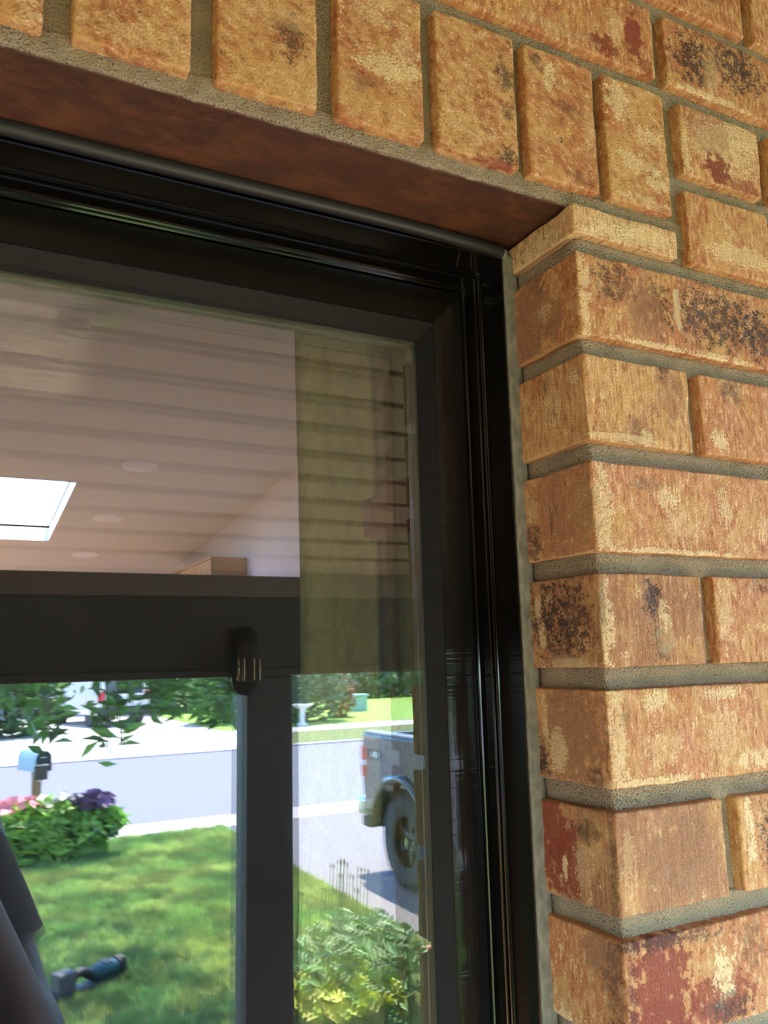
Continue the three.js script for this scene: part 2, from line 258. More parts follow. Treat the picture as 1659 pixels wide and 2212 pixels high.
// mortar
const mortarMap = tex(512, 512, (() => { const a = tile((i, j) => fbm(i / 60, j / 60, 3), 512, 512), b = tile((i, j) => n2(i / 3.2, j / 3.2), 512, 512), c = tile((i, j) => n2(i / 1.6 + 40, j / 1.6), 512, 512); return (i, j) => { const v = 0.235 * (1 + 0.4 * a(i, j) + 0.55 * b(i, j) + 0.4 * c(i, j)) * (c(i, j) > 0.42 ? 1.9 : 1) * (b(i, j) < -0.42 ? 0.45 : 1); return [v * 1.36, v * 1.08, v * 0.74]; }; })(), true);
const mortarBump = tex(512, 512, (() => { const a = tile((i, j) => fbm(i / 26, j / 26, 2), 512, 512), b = tile((i, j) => n2(i / 3.2, j / 3.2), 512, 512), c = tile((i, j) => n2(i / 1.6 + 40, j / 1.6), 512, 512); return (i, j) => 0.5 + 0.25 * a(i, j) + 0.25 * b(i, j) + 0.2 * c(i, j); })());
for (const t of [mortarMap, mortarBump]) t.repeat.set(6, 6);
const mortarMat = std({ map: mortarMap, bumpMap: mortarBump, bumpScale: 0.003, roughness: 0.95 });
{
  const a = roughBox(0.0085, 0.42, -0.56, 0.045, -0.088, -0.0086, 0.0045, 0.004, 0.0011, 70, 3), b = roughBox(-0.55, 0.42, 0.0405, 0.36, -0.088, -0.0090, 0.0055, 0.0018, 0.001, 70, 8);
  const strip = roughBox(-0.62, 0.012, 0.0354, 0.0500, -0.0165, -0.0072, 0.003, 0.0016, 0.0010, 120, 6);
  const jambTop = roughBox(0.0045, 0.11, 0.026, 0.046, -0.03, -0.006, 0.004, 0.003, 0.001, 80, 5);
  const beds = [];
  for (let k = -4; k <= 7; k++) { const y1 = yk(k) - BH + 0.0015, y0 = yk(k + 1) - 0.0015, corner = k >= -1; beds.push(roughBox(corner ? 0.0058 : k === -2 ? 0.0905 : -0.45, 0.42, y0, y1, -0.088, -0.0066, 0.0045, 0.0025, 0.0010, 90, 11 + k)); }
  beds.push(roughBox(-0.45, 0.1, 0.134, 0.1495, -0.05, -0.0066, 0.0045, 0.0025, 0.0010, 90, 40));
  for (const g of [a, b, strip, jambTop, ...beds]) { boxUV(g); smoothNormals(g); mesh('mortar', g, mortarMat, wall); }
  const rest = [box(0.4, 0.95, -0.8, 0.55, -0.088, -0.008), box(0.0065, 0.42, -0.8, -0.54, -0.088, -0.008), box(-1.5, -0.53, 0.0405, 0.55, -0.088, -0.0085), box(-0.55, 0.42, 0.34, 0.55, -0.088, -0.0085)];
  mesh('mortar', merge(rest), mortarMat, wall);
}

// ---------------------------------------------------------------- steel lintel over the window
const rustMap = tex(512, 512, (() => { const a = tile((i, j) => fbm(i / 70, j / 40, 4), 512, 512), b = tile((i, j) => n2(i / 3, j / 3), 512, 512), c = tile((i, j) => fbm(i / 18 + 7, j / 14, 3), 512, 512); return (i, j) => { const t = a(i, j), v = 1 + 0.25 * b(i, j) + 0.25 * c(i, j), k = sst(-0.3, 0.5, t + 0.4 * c(i, j)); return [v * (0.075 + 0.065 * k), v * (0.028 + 0.020 * k), v * (0.015 + 0.005 * k)]; }; })(), true);
rustMap.repeat.set(4, 4);
const rustBump = tex(256, 256, (() => { const a = tile((i, j) => fbm(i / 9, j / 9, 3), 256, 256); return (i, j) => 0.5 + 0.5 * a(i, j); })());
rustBump.repeat.set(9, 9);
const rustMat = std({ map: rustMap, bumpMap: rustBump, bumpScale: 0.0012, roughness: 0.62 });
{
  const g = roughBox(-1.42, 0.004, 0.0346, 0.0404, -0.1, -0.0092, 0.008, 0.0010, 0.0003, 40, 4); boxUV(g); smoothNormals(g);
  struct(mesh('lintel', g, rustMat), 'rusty brown steel lintel under the row of upright bricks', 'lintel');
}
// ---------------------------------------------------------------- window
const XC = -0.66, YC = -0.70;
const win = struct(grp('window_1'), 'black framed window set back in the brick wall', 'window');
const blackGloss = phy({ color: lin(0.0045, 0.004, 0.0038), roughness: 0.1, specularIntensity: 0.9 });
const blackDeep = phy({ color: lin(0.0045, 0.0042, 0.004), roughness: 0.38 });
const matteBump = tex(256, 256, (() => { const a = tile((i, j) => n2(i / 2.2, j / 2.2), 256, 256); return (i, j) => 0.5 + 0.4 * a(i, j); })()); matteBump.repeat.set(14, 14);
const blackMatte = phy({ color: lin(0.0125, 0.012, 0.0128), roughness: 0.6, specularIntensity: 0.4, bumpMap: matteBump, bumpScale: 0.0004 });
const filmBump = tex(1024, 1024, (() => { const r = rng(4), rows = [], cols = []; for (let i = 0; i < 46; i++) rows.push([r() * 1024, 1.2 + r() * 3, (r() - 0.35) * 0.8, r() * 9]); for (let i = 0; i < 90; i++) cols.push([r() * 1024, 1.5 + r() * 2.5, (r() - 0.5) * 0.5, r() * 9]); const R = new Float32Array(1024), C = new Float32Array(1024); return (i, j) => { let h = 0.5; for (const [y, w, a, s] of rows) { const d = (j - y - 5 * n2(i / 90, s)) / w; if (d < 3 && d > -3) h += 0.3 * a * Math.exp(-d * d); } for (const [x, w, a, s] of cols) { const d = (i - x - 4 * n2(j / 120, s)) / w; if (d < 3 && d > -3) h += 0.25 * a * Math.exp(-d * d); } return h + 0.05 * n2(i / 30, j / 30); }; })());
filmBump.repeat.set(5, 5);
const filmMat = phy({ color: lin(0.008, 0.0076, 0.008), roughness: 0.14, specularIntensity: 0.7, bumpMap: filmBump, bumpScale: 0.00035 });
// one mitred side of a frame: quads between the corner points of a profile
function sides(profile, names, mat, parent, xc = XC, yc = YC) {
  const L = (q) => V(2 * xc - q[0], q[1], q[2]), R = (q) => V(q[0], q[1], q[2]), BL = (q) => V(2 * xc - q[0], 2 * yc - q[1], q[2]), BR = (q) => V(q[0], 2 * yc - q[1], q[2]);
  for (const [name, A, B] of [[names[0], L, R], [names[1], R, BR], [names[2], BR, BL], [names[1], BL, L]]) {
    const pos = [];
    for (let i = 0; i + 1 < profile.length; i++) { const a = A(profile[i]), b = B(profile[i]), c = B(profile[i + 1]), d = A(profile[i + 1]); for (const v of [a, d, c, a, c, b]) pos.push(v.x, v.y, v.z); }
    let g = new THREE.BufferGeometry(); g.setAttribute('position', new THREE.Float32BufferAttribute(pos, 3));
    g.computeVertexNormals(); g = toCreasedNormals(g, 0.5); boxUV(g);
    mesh(name, g, Array.isArray(mat) ? (name === names[1] ? mat[1] : mat[0]) : mat, parent);
  }
}
sides([[0.03, 0.05, -0.15], [0.03, 0.05, -0.092], [0.0005, 0.0318, -0.0760], [-0.0070, 0.0246, -0.0700], [-0.0077, 0.0238, -0.0670], [-0.0083, 0.0231, -0.0678], [-0.0088, 0.0225, -0.0905], [-0.0092, 0.0221, -0.0917], [-0.0098, 0.0216, -0.0922], [-0.0108, 0.0207, -0.0922], [-0.0113, 0.0203, -0.0928], [-0.0114, 0.0202, -0.0945], [-0.0126, 0.0191, -0.0945], [-0.0128, 0.0189, -0.0928], [-0.0133, 0.0185, -0.0922], [-0.0141, 0.0177, -0.0923], [-0.0147, 0.0171, -0.0930], [-0.0151, 0.0167, -0.1030], [-0.0155, 0.0163, -0.1044], [-0.0163, 0.0155, -0.1050], [-0.0175, 0.0138, -0.1050], [-0.0180, 0.0128, -0.1056], [-0.0180, 0.0126, -0.118]], ['frame_head', 'frame_jamb', 'frame_sill'], blackGloss, win);
sides([[-0.0182, 0.0120, -0.118], [-0.0186, 0.0113, -0.1056], [-0.0190, 0.0108, -0.1045], [-0.0198, 0.0100, -0.1040], [-0.0418, -0.0145, -0.1040], [-0.0424, -0.0151, -0.1041], [-0.0428, -0.0155, -0.1046]], ['sash_rail', 'sash_stile', 'sash_rail'], [phy({ color: lin(0.005, 0.0045, 0.0042), roughness: 0.2, specularIntensity: 0.35 }), filmMat], win);
sides([[-0.0428, -0.0155, -0.1046], [-0.0432, -0.0160, -0.1044], [-0.0520, -0.0276, -0.1118], [-0.0525, -0.0281, -0.1124], [-0.0526, -0.0282, -0.1138], [-0.0515, -0.0272, -0.1142]], ['glazing_bead', 'glazing_bead', 'glazing_bead'], blackMatte, win);
const spacerMat = std({ color: lin(0.13, 0.16, 0.12), roughness: 0.35, metalness: 0.6 });
sides([[-0.030, -0.005, -0.1150], [-0.0508, -0.0270, -0.1150], [-0.0512, -0.0276, -0.1158], [-0.0513, -0.0277, -0.1205], [-0.0506, -0.0270, -0.1212], [-0.0506, -0.0270, -0.1252], [-0.0512, -0.0276, -0.1260], [-0.0510, -0.0274, -0.1318], [-0.030, -0.005, -0.1322]], ['spacer_bar', 'spacer_bar', 'spacer_bar'], spacerMat, win);
const innerSash = std({ color: lin(0.035, 0.022, 0.016), roughness: 0.5 });
sides([[0.03, 0.05, -0.1335], [-0.040, -0.0120, -0.1345], [-0.042, -0.0140, -0.1360], [-0.042, -0.0140, -0.1470], [-0.036, -0.0080, -0.1500], [0.03, 0.05, -0.1505]], ['inner_stop', 'inner_stop', 'inner_stop'], innerSash, win);
const glassMat = phy({ color: 0xffffff, transmission: 1, thickness: 0, roughness: 0, ior: 1.92 });
{
  const w = 2 * (XC + 0.045) * -1, h = 2 * (-YC - 0.022);
  for (const [z, tilt] of [[-0.1144, 0], [-0.1328, 0.0007]]) {
    const g = new THREE.PlaneGeometry(2 * (-0.045 - XC), 2 * (-0.02 - YC)); const m = mesh('glass_pane', g, glassMat, win);
    m.position.set(XC, YC, z); m.rotation.y = tilt; m.castShadow = false;
  }
  const rubber = std({ color: lin(0.022, 0.022, 0.023), roughness: 0.42 });
  const pts = []; for (let i = 0; i <= 40; i++) { const x = -1.31 + i * (1.302 / 40); pts.push([x, 0.0308 - 0.0006 * n2(x * 9, 2) - (x > -0.06 ? 0.003 * (x + 0.06) / 0.05 : 0), -0.0672 + 0.0005 * n2(x * 14, 5)]); }
  mesh('weather_seal', tube(pts, 0.0046, 160, 12), rubber, win);
  const cMap = tex(128, 512, (() => { const a = (i, j) => fbm(i / 14, j / 20, 3); return (i, j) => { const v = 0.22 * (1 + 0.5 * a(i, j) + 0.25 * n2(i / 3, j / 9)); return [v * 1.06, v, v * 0.78]; }; })(), true); cMap.repeat.set(8, 3);
  const caulk = std({ map: cMap, roughness: 0.75 });
  const g = roughBox(-0.0073, 0.0042, -1.43, 0.0265, -0.080, -0.0652, 0.0030, 0.0016, 0.0004, 120, 2); boxUV(g); smoothNormals(g);
  mesh('caulk_bead', g, caulk, win);
  const s = new THREE.IcosahedronGeometry(0.0032, 2); const sp = s.attributes.position; for (let i = 0; i < sp.count; i++) { const k = 1 + 0.5 * n3(sp.getX(i) * 400, sp.getY(i) * 400, sp.getZ(i) * 400); sp.setXYZ(i, sp.getX(i) * k, sp.getY(i) * 1.3 * k, sp.getZ(i) * k); } smoothNormals(s); s.translate(-0.0065, 0.0262, -0.066);
  mesh('caulk_blob', s, caulk, win);
}
// ---------------------------------------------------------------- house shell and room behind the window
const plaster = std({ color: lin(0.80, 0.76, 0.70), roughness: 0.9 });
const brickPlain = std({ color: lin(0.42, 0.2, 0.08), roughness: 0.9 });
struct(mesh('wall_inner', merge([box(0.03, 3.2, -2.4, 2.1, -0.25, -0.0885), box(-4.2, -1.35, -2.4, 2.1, -0.25, -0.0885), box(-1.35, 0.03, 0.0505, 2.1, -0.25, -0.0885), box(-1.35, 0.03, -2.4, -1.4505, -0.25, -0.0885)]), plaster));
struct(mesh('wall_outer', merge([box(0.95, 3.2, -2.4, 2.1, -0.0885, 0), box(0.0055, 0.95, -2.4, -0.8, -0.0885, -0.001), box(-4.2, -1.5, -2.4, 2.1, -0.0885, 0), box(-1.5, 0.95, 0.55, 2.1, -0.0885, 0), box(-1.5, -1.33, -2.4, 0.0405, -0.0885, 0), box(-1.33, 0.0055, -2.4, -1.43, -0.0885, 0)]), brickPlain));
const CY = (z) => 1.4126 + 0.1 * z;
function ceilSlab(x0, x1, z0, z1, y0, y1) { const g = new THREE.BoxGeometry(x1 - x0, y1 - y0, z1 - z0); g.translate((x0 + x1) / 2, (y0 + y1) / 2, (z0 + z1) / 2); const p = g.attributes.position; for (let i = 0; i < p.count; i++) p.setY(i, p.getY(i) + CY(p.getZ(i))); g.computeVertexNormals(); return boxUV(g); }
const SX0 = -1.5, SX1 = 0.338, SZ0 = -6.717, SZ1 = -5.14;
const ceilPaint = std({ color: lin(0.70, 0.69, 0.66), roughness: 0.9 });
struct(mesh('ceiling', merge([ceilSlab(-3.6, SX0, -8.6, -0.2505, 0, 0.12), ceilSlab(SX1, 1.7, -8.6, -0.2505, 0, 0.12), ceilSlab(SX0, SX1, -8.6, SZ0, 0, 0.12), ceilSlab(SX0, SX1, SZ1, -0.2505, 0, 0.12)]), ceilPaint));
const skyl = struct(grp('window_2'), 'skylight in the sloped white ceiling of the room', 'skylight');
mesh('shaft', merge([ceilSlab(SX0 - 0.03, SX0, SZ0, SZ1, 0.1, 0.19), ceilSlab(SX1, SX1 + 0.03, SZ0, SZ1, 0.1, 0.19), ceilSlab(SX0 - 0.03, SX1 + 0.03, SZ0 - 0.03, SZ0, 0.1, 0.19), ceilSlab(SX0 - 0.03, SX1 + 0.03, SZ1, SZ1 + 0.03, 0.1, 0.19)]), ceilPaint, skyl);
{ const pg = new THREE.PlaneGeometry(SX1 - SX0, (SZ1 - SZ0) * Math.hypot(1, 0.1)); pg.rotateX(Math.PI / 2 - Math.atan(0.1)); pg.translate((SX0 + SX1) / 2, CY((SZ0 + SZ1) / 2) + 0.188, (SZ0 + SZ1) / 2); mesh('glass_pane', pg, phy({ color: 0xffffff, transmission: 1, thickness: 0, roughness: 0, ior: 1.5, side: THREE.DoubleSide }), skyl); }
struct(mesh('wall_right', box(1.58, 1.7, -1.9, 1.45, -8.6, -0.2505), plaster));
struct(mesh('wall_left', box(-3.6, -3.5, -1.9, 1.45, -8.6, -0.2505), plaster));
struct(mesh('wall_back', box(-3.5, 1.58, -1.9, 1.2, -8.6, -8.5), plaster));
struct(mesh('floor', box(-3.6, 1.7, -2.0, -1.85, -8.6, -0.2505), std({ color: lin(0.30, 0.19, 0.11), roughness: 0.5 })));
struct(mesh('wall_partition', box(-3.49, 1.57, -1.85, 0.128, -3.32, -3.2, 0.006), std({ color: lin(0.075, 0.078, 0.072), roughness: 0.8 })), 'dark grey room divider below the sloped white ceiling', 'partition');
{ // ceiling spots
  const ring = new THREE.LatheGeometry([[0.06, 0.0], [0.105, -0.005], [0.112, -0.002], [0.114, 0.004]].map(([x, y]) => new THREE.Vector2(x, y)), 32), lens = new THREE.CircleGeometry(0.07, 32); lens.rotateX(Math.PI / 2); lens.translate(0, -0.003, 0);
  const white = std({ color: lin(0.93, 0.93, 0.97), roughness: 0.5 }), names = ['recessed ceiling spot nearest to the curtain', 'recessed ceiling spot level with the skylight', 'recessed ceiling spot beside the far end of the skylight'];
  [[0.65, -4.714], [0.672, -5.955], [0.685, -7.17]].forEach(([x, z], i) => { const g = grp('ceiling_spot', [x, CY(z), z]); g.rotation.x = -Math.atan(0.1); mesh('trim_ring', ring, white, g); mesh('lens', lens, white, g); tag(g, names[i], 'ceiling light', 'recessed spots in the room'); });
}
{ // wall cabinets on the room's right wall
  const oak = std({ color: lin(0.50, 0.30, 0.12), roughness: 0.5 });
  for (let i = 0; i < 2; i++) {
    const z1 = -5.48 - i * 0.905, z0 = z1 - 0.9, c = grp('wall_cabinet', [1.445, -0.25, (z0 + z1) / 2]);
    mesh('carcass', box(-0.115, 0.132, 0, 0.747, -0.45, 0.45, 0.003), oak, c);
    mesh('crown_moulding', box(-0.135, 0.132, 0.735, 0.75, -0.45, 0.452, 0.003), oak, c);
    for (const s of [-1, 1]) { const d = mesh('door', box(-0.135, -0.117, 0.01, 0.73, s > 0 ? 0.004 : -0.446, s > 0 ? 0.446 : -0.004, 0.003), oak, c); mesh('door_panel', box(-0.139, -0.134, 0.07, 0.67, s > 0 ? 0.064 : -0.386, s > 0 ? 0.386 : -0.064, 0.002), oak, d); mesh('knob', new THREE.SphereGeometry(0.012, 12, 8).translate(-0.148, 0.1, s * 0.03), std({ color: lin(0.2, 0.16, 0.1), metalness: 0.8, roughness: 0.4 }), d); }
    tag(c, i ? 'oak wall cabinet farther back in the room' : 'oak wall cabinet with brown end panel showing above the dark divider', 'cabinet', 'oak wall cabinets');
  }
}
{ // linen curtain beside the window
  const nx = 90, ny = 60, pos = [], uv = [], idx = [], x0 = -0.062, x1 = 0.27, y0 = -1.82, y1 = 0.22;
  for (let j = 0; j <= ny; j++) for (let i = 0; i <= nx; i++) {
    const t = i / nx, y = y0 + (y1 - y0) * j / ny, x = x0 + (x1 - x0) * t + 0.004 * n2(y * 2.2, t * 3);
    const z = -0.306 - 0.021 * Math.sin(t * 24 + 0.5 + 0.5 * n2(y * 1.3, 4)) - 0.007 * Math.sin(t * 61 + 1 + 0.7 * n2(y * 2, 9)) - 0.004 * n2(t * 20, y * 3);
    pos.push(x, y, z); uv.push(t * 0.5, y);
  }
  for (let j = 0; j < ny; j++) for (let i = 0; i < nx; i++) { const a = j * (nx + 1) + i, b = a + 1, c = a + nx + 1, d = c + 1; idx.push(a, b, d, a, d, c); }
  const g = new THREE.BufferGeometry(); g.setAttribute('position', new THREE.Float32BufferAttribute(pos, 3)); g.setAttribute('uv', new THREE.Float32BufferAttribute(uv, 2)); g.setIndex(idx); g.computeVertexNormals();
  const linen = tex(512, 512, (() => { const a = tile((i, j) => n2(i / 2.2, j / 26), 512, 512), b = tile((i, j) => n2(i / 26, j / 2.2), 512, 512), c = tile((i, j) => fbm(i / 40, j / 90, 3), 512, 512); return (i, j) => { const v = 1 + 0.4 * a(i, j) + 0.35 * b(i, j) + 0.4 * c(i, j); return [0.255 * v, 0.27 * v, 0.11 * v]; }; })(), true); linen.repeat.set(9, 9);
  tag(mesh('curtain', g, phy({ map: linen, roughness: 1, side: THREE.DoubleSide, transmission: 0.25, thickness: 0 })), 'sage green linen curtain hanging inside the window', 'curtain');
  const rod = grp('curtain_rod'); mesh('rod', tube([[-1.5, 0.235, -0.3], [0.35, 0.235, -0.3]], 0.011, 4, 12), std({ color: lin(0.03, 0.025, 0.02), roughness: 0.4 }), rod);
  for (const x of [-1.5, 0.35]) mesh('finial', new THREE.SphereGeometry(0.02, 16, 12).translate(x, 0.235, -0.3), std({ color: lin(0.03, 0.025, 0.02), roughness: 0.4 }), rod);
  for (const x of [-1.42, 0.3]) mesh('rod_holder', box(x - 0.01, x + 0.01, 0.222, 0.246, -0.3, -0.251), std({ color: lin(0.03, 0.025, 0.02), roughness: 0.4 }), rod);
  tag(rod, 'dark curtain rod on the wall above the window', 'curtain rod');
  const b = extr(poly([[0.036, -0.1], [-0.0162, -0.1085], [-0.0358, -0.1132], [-0.036, -0.1155], [-0.0355, -0.1225], [-0.0486, -0.1266], [-0.0503, -0.129], [-0.0499, -0.1525], [-0.0484, -0.1555], [-0.0448, -0.1546], [-0.0437, -0.1566], [-0.0405, -0.1562], [-0.0175, -0.1501], [0.036, -0.138]]), 0.014, 0.0008); b.translate(0, 0, -0.207);
  const tb = grp('curtain_bracket'); mesh('plate', b, std({ color: lin(0.085, 0.036, 0.022), roughness: 0.6 }), tb);
  tag(tb, 'stepped brown wooden bracket in front of the green curtain', 'bracket');
  mesh('hook', tube([[0.02, -0.12, -0.2], [0.032, -0.12, -0.2]], 0.003, 4, 8), innerSash, tb);
}
{ // dark armchair with a folded paper bag, seen through the reflection of the porch post
  const c = grp('armchair', [0.42, -1.85, -1.25]), up = std({ color: lin(0.012, 0.010, 0.009), roughness: 0.95 });
  const back = roughBox(-0.42, 0.42, 0.35, 1.17, -0.14, 0.12, 0.05, 0.11, 0.008, 6, 1); boxUV(back); smoothNormals(back); mesh('backrest', back, up, c);
  const seat = roughBox(-0.42, 0.42, 0.12, 0.47, -0.85, -0.1, 0.05, 0.06, 0.006, 6, 2); boxUV(seat); smoothNormals(seat); mesh('seat', seat, up, c);
  for (const s of [-1, 1]) { const a = roughBox(s * 0.46 - 0.09, s * 0.46 + 0.09, 0.12, 0.66, -0.85, 0.1, 0.05, 0.07, 0.006, 6, 3 + s); boxUV(a); smoothNormals(a); mesh('armrest', a, up, c); for (const z of [-0.78, 0.02]) mesh('leg', new THREE.CylinderGeometry(0.025, 0.018, 0.12, 12).translate(s * 0.42, 0.06, z), innerSash, c); }
  tag(c, 'dark upholstered armchair inside the room behind the glass', 'armchair');
}

// ---------------------------------------------------------------- porch
const SOY = (z) => 0.61 - 0.42 * z, SLOPE = Math.atan(0.42);
const grain = tile((i, j) => fbm(i / 60, j / 5, 3), 512, 128);
const soffitMap = tex(512, 128, (i, j) => { const v = 1 + 0.10 * grain(i, j); return [0.37 * v, 0.32 * v, 0.26 * v]; }, true);
const soffitMat = std({ map: soffitMap, roughness: 0.75 });
// bounced sunlight painted pale on boards near the wall, over weathered streaks along the grain
const litWornMap = tex(2048, 192, (i, j) => {
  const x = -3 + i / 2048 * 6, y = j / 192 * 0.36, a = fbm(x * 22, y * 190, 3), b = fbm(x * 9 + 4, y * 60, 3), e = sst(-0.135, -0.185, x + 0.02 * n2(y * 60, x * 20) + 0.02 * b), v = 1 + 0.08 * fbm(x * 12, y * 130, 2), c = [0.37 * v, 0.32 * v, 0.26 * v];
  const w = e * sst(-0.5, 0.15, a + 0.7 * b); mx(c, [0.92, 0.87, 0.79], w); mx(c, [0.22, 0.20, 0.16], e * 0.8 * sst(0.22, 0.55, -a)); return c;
}, true); litWornMap.wrapS = litWornMap.wrapT = THREE.ClampToEdgeWrapping;
const litWornMat = std({ map: litWornMap, roughness: 0.75 });
const porchCeil = struct(grp('ceiling_porch'), 'sloping porch ceiling of narrow taupe boards with dark gaps', 'porch ceiling');
{
  const pitch = 0.0893 * Math.cos(SLOPE), g = new RoundedBoxGeometry(6.4, 0.018, 0.0765, 1, 0.0025);
  boxUV(g);
  const n = Math.ceil(1.5 / pitch);
  for (let k = 0; k < n; k++) {
    const zc = 1.5 - (k + 0.5) * pitch; if (zc < 0.03) break;
    const litWorn = zc > 0.60 && zc < 0.93;
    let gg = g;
    if (litWorn) { gg = g.clone(); const p = gg.attributes.position, uv = gg.attributes.uv; const row = Math.round((0.93 - zc) / pitch); for (let i = 0; i < p.count; i++) uv.setXY(i, (p.getX(i) + 3) / 6, Math.min(0.99, (row * 0.0893 + p.getZ(i) + 0.04) / 0.36)); }
    const m = mesh('board', gg, litWorn ? litWornMat : soffitMat, porchCeil); m.position.set(0, SOY(zc) + 0.009, zc); m.rotation.x = SLOPE;
  }
  const deck = box(-3.3, 3.3, 0, 0.1, -1.05, 1.05); deck.rotateX(SLOPE); deck.translate(0, SOY(0.85) + 0.028, 0.85); mesh('roof_deck', deck, std({ color: lin(0.05, 0.042, 0.036), roughness: 0.95 }), porchCeil);
  // a flake of loose paint
  const fl = new THREE.PlaneGeometry(0.05, 0.03, 10, 6), fp = fl.attributes.position, r = rng(3);
  for (let i = 0; i < fp.count; i++) fp.setXYZ(i, fp.getX(i) + 0.004 * n2(fp.getY(i) * 200, 1), fp.getY(i) + 0.004 * n2(fp.getX(i) * 150, 2), 0.004 + 0.008 * n2(fp.getX(i) * 60, fp.getY(i) * 60));
  fl.computeVertexNormals(); fl.rotateX(Math.PI / 2 + SLOPE); fl.translate(-0.185, SOY(0.735) - 0.006, 0.735);
  mesh('paint_flake', fl, std({ color: lin(0.34, 0.31, 0.25), roughness: 0.8, side: THREE.DoubleSide }), porchCeil);
}
struct(mesh('wall_added_shade', box(-3.6, -3.3, -2.4, 0.9, 0.0005, 1.75), brickPlain), 'added unseen brick wall that shades the end of the porch', 'wall');  // unseen wall, added to keep side light off the window reveal
const beamMat = std({ color: lin(0.085, 0.09, 0.079), roughness: 0.6 });
struct(mesh('trim_1', box(-3.3, 3.3, -0.082, -0.012, 1.5, 1.6, 0.004), std({ color: lin(0.27, 0.24, 0.185), roughness: 0.7 })), 'tan trim board between porch ceiling and beam', 'trim');
const beam = grp('porch_beam'); mesh('beam', box(-3.3, 3.3, -0.287, -0.083, 1.5, 1.64, 0.004), beamMat, beam); mesh('lower_strip', box(-3.3, 3.3, -0.287, -0.268, 1.488, 1.5, 0.003), beamMat, beam);
struct(beam, 'dark grey porch beam mirrored across the window', 'beam');
for (const [x, l] of [[0.354, 'dark grey porch post mirrored in the window'], [-2.6, 'dark grey porch post at the far left end of the porch']]) struct(mesh('porch_post', box(x, x + 0.141, -1.9, -0.2875, 1.5, 1.59, 0.006), beamMat), l, 'post');
struct(mesh('floor_porch', box(-3.3, 2.6, -2.4, -1.9, -0.001, 1.75, 0.01), std({ color: lin(0.34, 0.21, 0.13), roughness: 0.9 })), 'tan porch floor in front of the house', 'porch floor');
{ // leaf caught between two ceiling boards
  const s = new THREE.Shape(); s.moveTo(-0.026, 0); s.bezierCurveTo(-0.014, 0.02, 0.012, 0.02, 0.028, 0); s.bezierCurveTo(0.012, -0.018, -0.014, -0.018, -0.026, 0);
  const g = new THREE.ShapeGeometry(s, 10), p = g.attributes.position; for (let i = 0; i < p.count; i++) p.setZ(i, 0.35 * Math.abs(p.getY(i)) + 3 * p.getX(i) ** 2); g.computeVertexNormals(); g.rotateX(Math.PI / 2 + 0.35); g.rotateY(0.7);
  g.translate(-0.133, SOY(0.715) - 0.008, 0.715);
  tag(mesh('leaf', g, phy({ color: lin(0.36, 0.62, 0.12), roughness: 0.6, side: THREE.DoubleSide, transmission: 0.3, thickness: 0 })), 'green leaf caught in the porch ceiling boards', 'leaf');
}
{ // porch lantern on the post
  const g = grp('porch_lantern', [0.345, -0.247, 1.4885]), bronze = std({ color: lin(0.012, 0.008, 0.005), roughness: 0.35, metalness: 0.3 }), brass = std({ color: lin(0.62, 0.46, 0.2), roughness: 0.3, metalness: 0.9 });
  const s = new THREE.Shape(); s.absarc(0, 0.052, 0.033, 0, Math.PI); s.absarc(0, -0.052, 0.033, Math.PI, 2 * Math.PI); s.closePath();
  const pl = extr(s, 0.008, 0.002); pl.translate(0, 0, -0.001); mesh('back_plate', pl, bronze, g);
  const s2 = new THREE.Shape(); s2.absarc(0, 0.02, 0.02, 0, Math.PI); s2.absarc(0, -0.03, 0.02, Math.PI, 2 * Math.PI); s2.closePath();
  const hd = extr(s2, 0.02, 0.004); hd.translate(0.003, 0.0, -0.03); mesh('housing', hd, std({ color: lin(0.03, 0.025, 0.022), roughness: 0.5 }), g);
  for (const x of [-0.016, 0.025]) mesh('brass_rod', new THREE.CapsuleGeometry(0.0032, 0.05, 4, 10).translate(x, -0.022, -0.036), brass, g);
  tag(g, 'dark pill shaped porch lantern with two brass rods', 'lantern');
}

// ---------------------------------------------------------------- garden and street in front of the house, mirrored in the glass
const GY0 = -2.30;
const noiseMap = (w, h, base, f, amp, sp, warm = 0) => tex(w, h, (() => { const a = tile((i, j) => fbm(i / f, j / f, 4), w, h), b = tile((i, j) => n2(i / 1.7, j / 1.7), w, h), c = tile((i, j) => fbm(i / (f * 3) + 9, j / (f * 3), 2), w, h); return (i, j) => { const v = 1 + amp * a(i, j) + sp * b(i, j), k = warm * c(i, j); return [base[0] * v * (1 + k), base[1] * v, base[2] * v * (1 - k)]; }; })(), true);
const lawnMap = noiseMap(512, 512, [0.115, 0.155, 0.045], 40, 0.5, 0.25, 0.35); lawnMap.repeat.set(0.35, 0.35);
const lawnMat = std({ map: lawnMap, roughness: 1 });
const asphaltMap = noiseMap(512, 512, [0.16, 0.17, 0.205], 30, 0.12, 0.2); asphaltMap.repeat.set(0.6, 0.6);
const gravelMap = noiseMap(512, 512, [0.175, 0.172, 0.185], 9, 0.4, 0.5); gravelMap.repeat.set(0.7, 0.7);
const concMap = noiseMap(256, 256, [0.44, 0.43, 0.42], 30, 0.12, 0.12); concMap.repeat.set(0.5, 0.5);
const asphalt = std({ map: asphaltMap, roughness: 0.95 }), gravel = std({ map: gravelMap, roughness: 1 }), concrete = std({ map: concMap, roughness: 0.95 });
struct(mesh('ground', box(-60, 60, -2.6, -2.42, -14, 80), lawnMat));
struct(mesh('lawn', box(-14, 2.93, -2.5, GY0, 1.75, 10.2), lawnMat), 'sunlit front lawn in front of the porch', 'lawn');
struct(mesh('driveway', box(2.93, 8, -2.5, GY0, -3, 10.2), gravel), 'pale gravel driveway beside the lawn', 'driveway');
struct(mesh('kerb', box(-40, 40, -2.5, GY0 + 0.005, 10.2, 11.0), concrete), 'pale concrete kerb along the near side of the street', 'kerb');
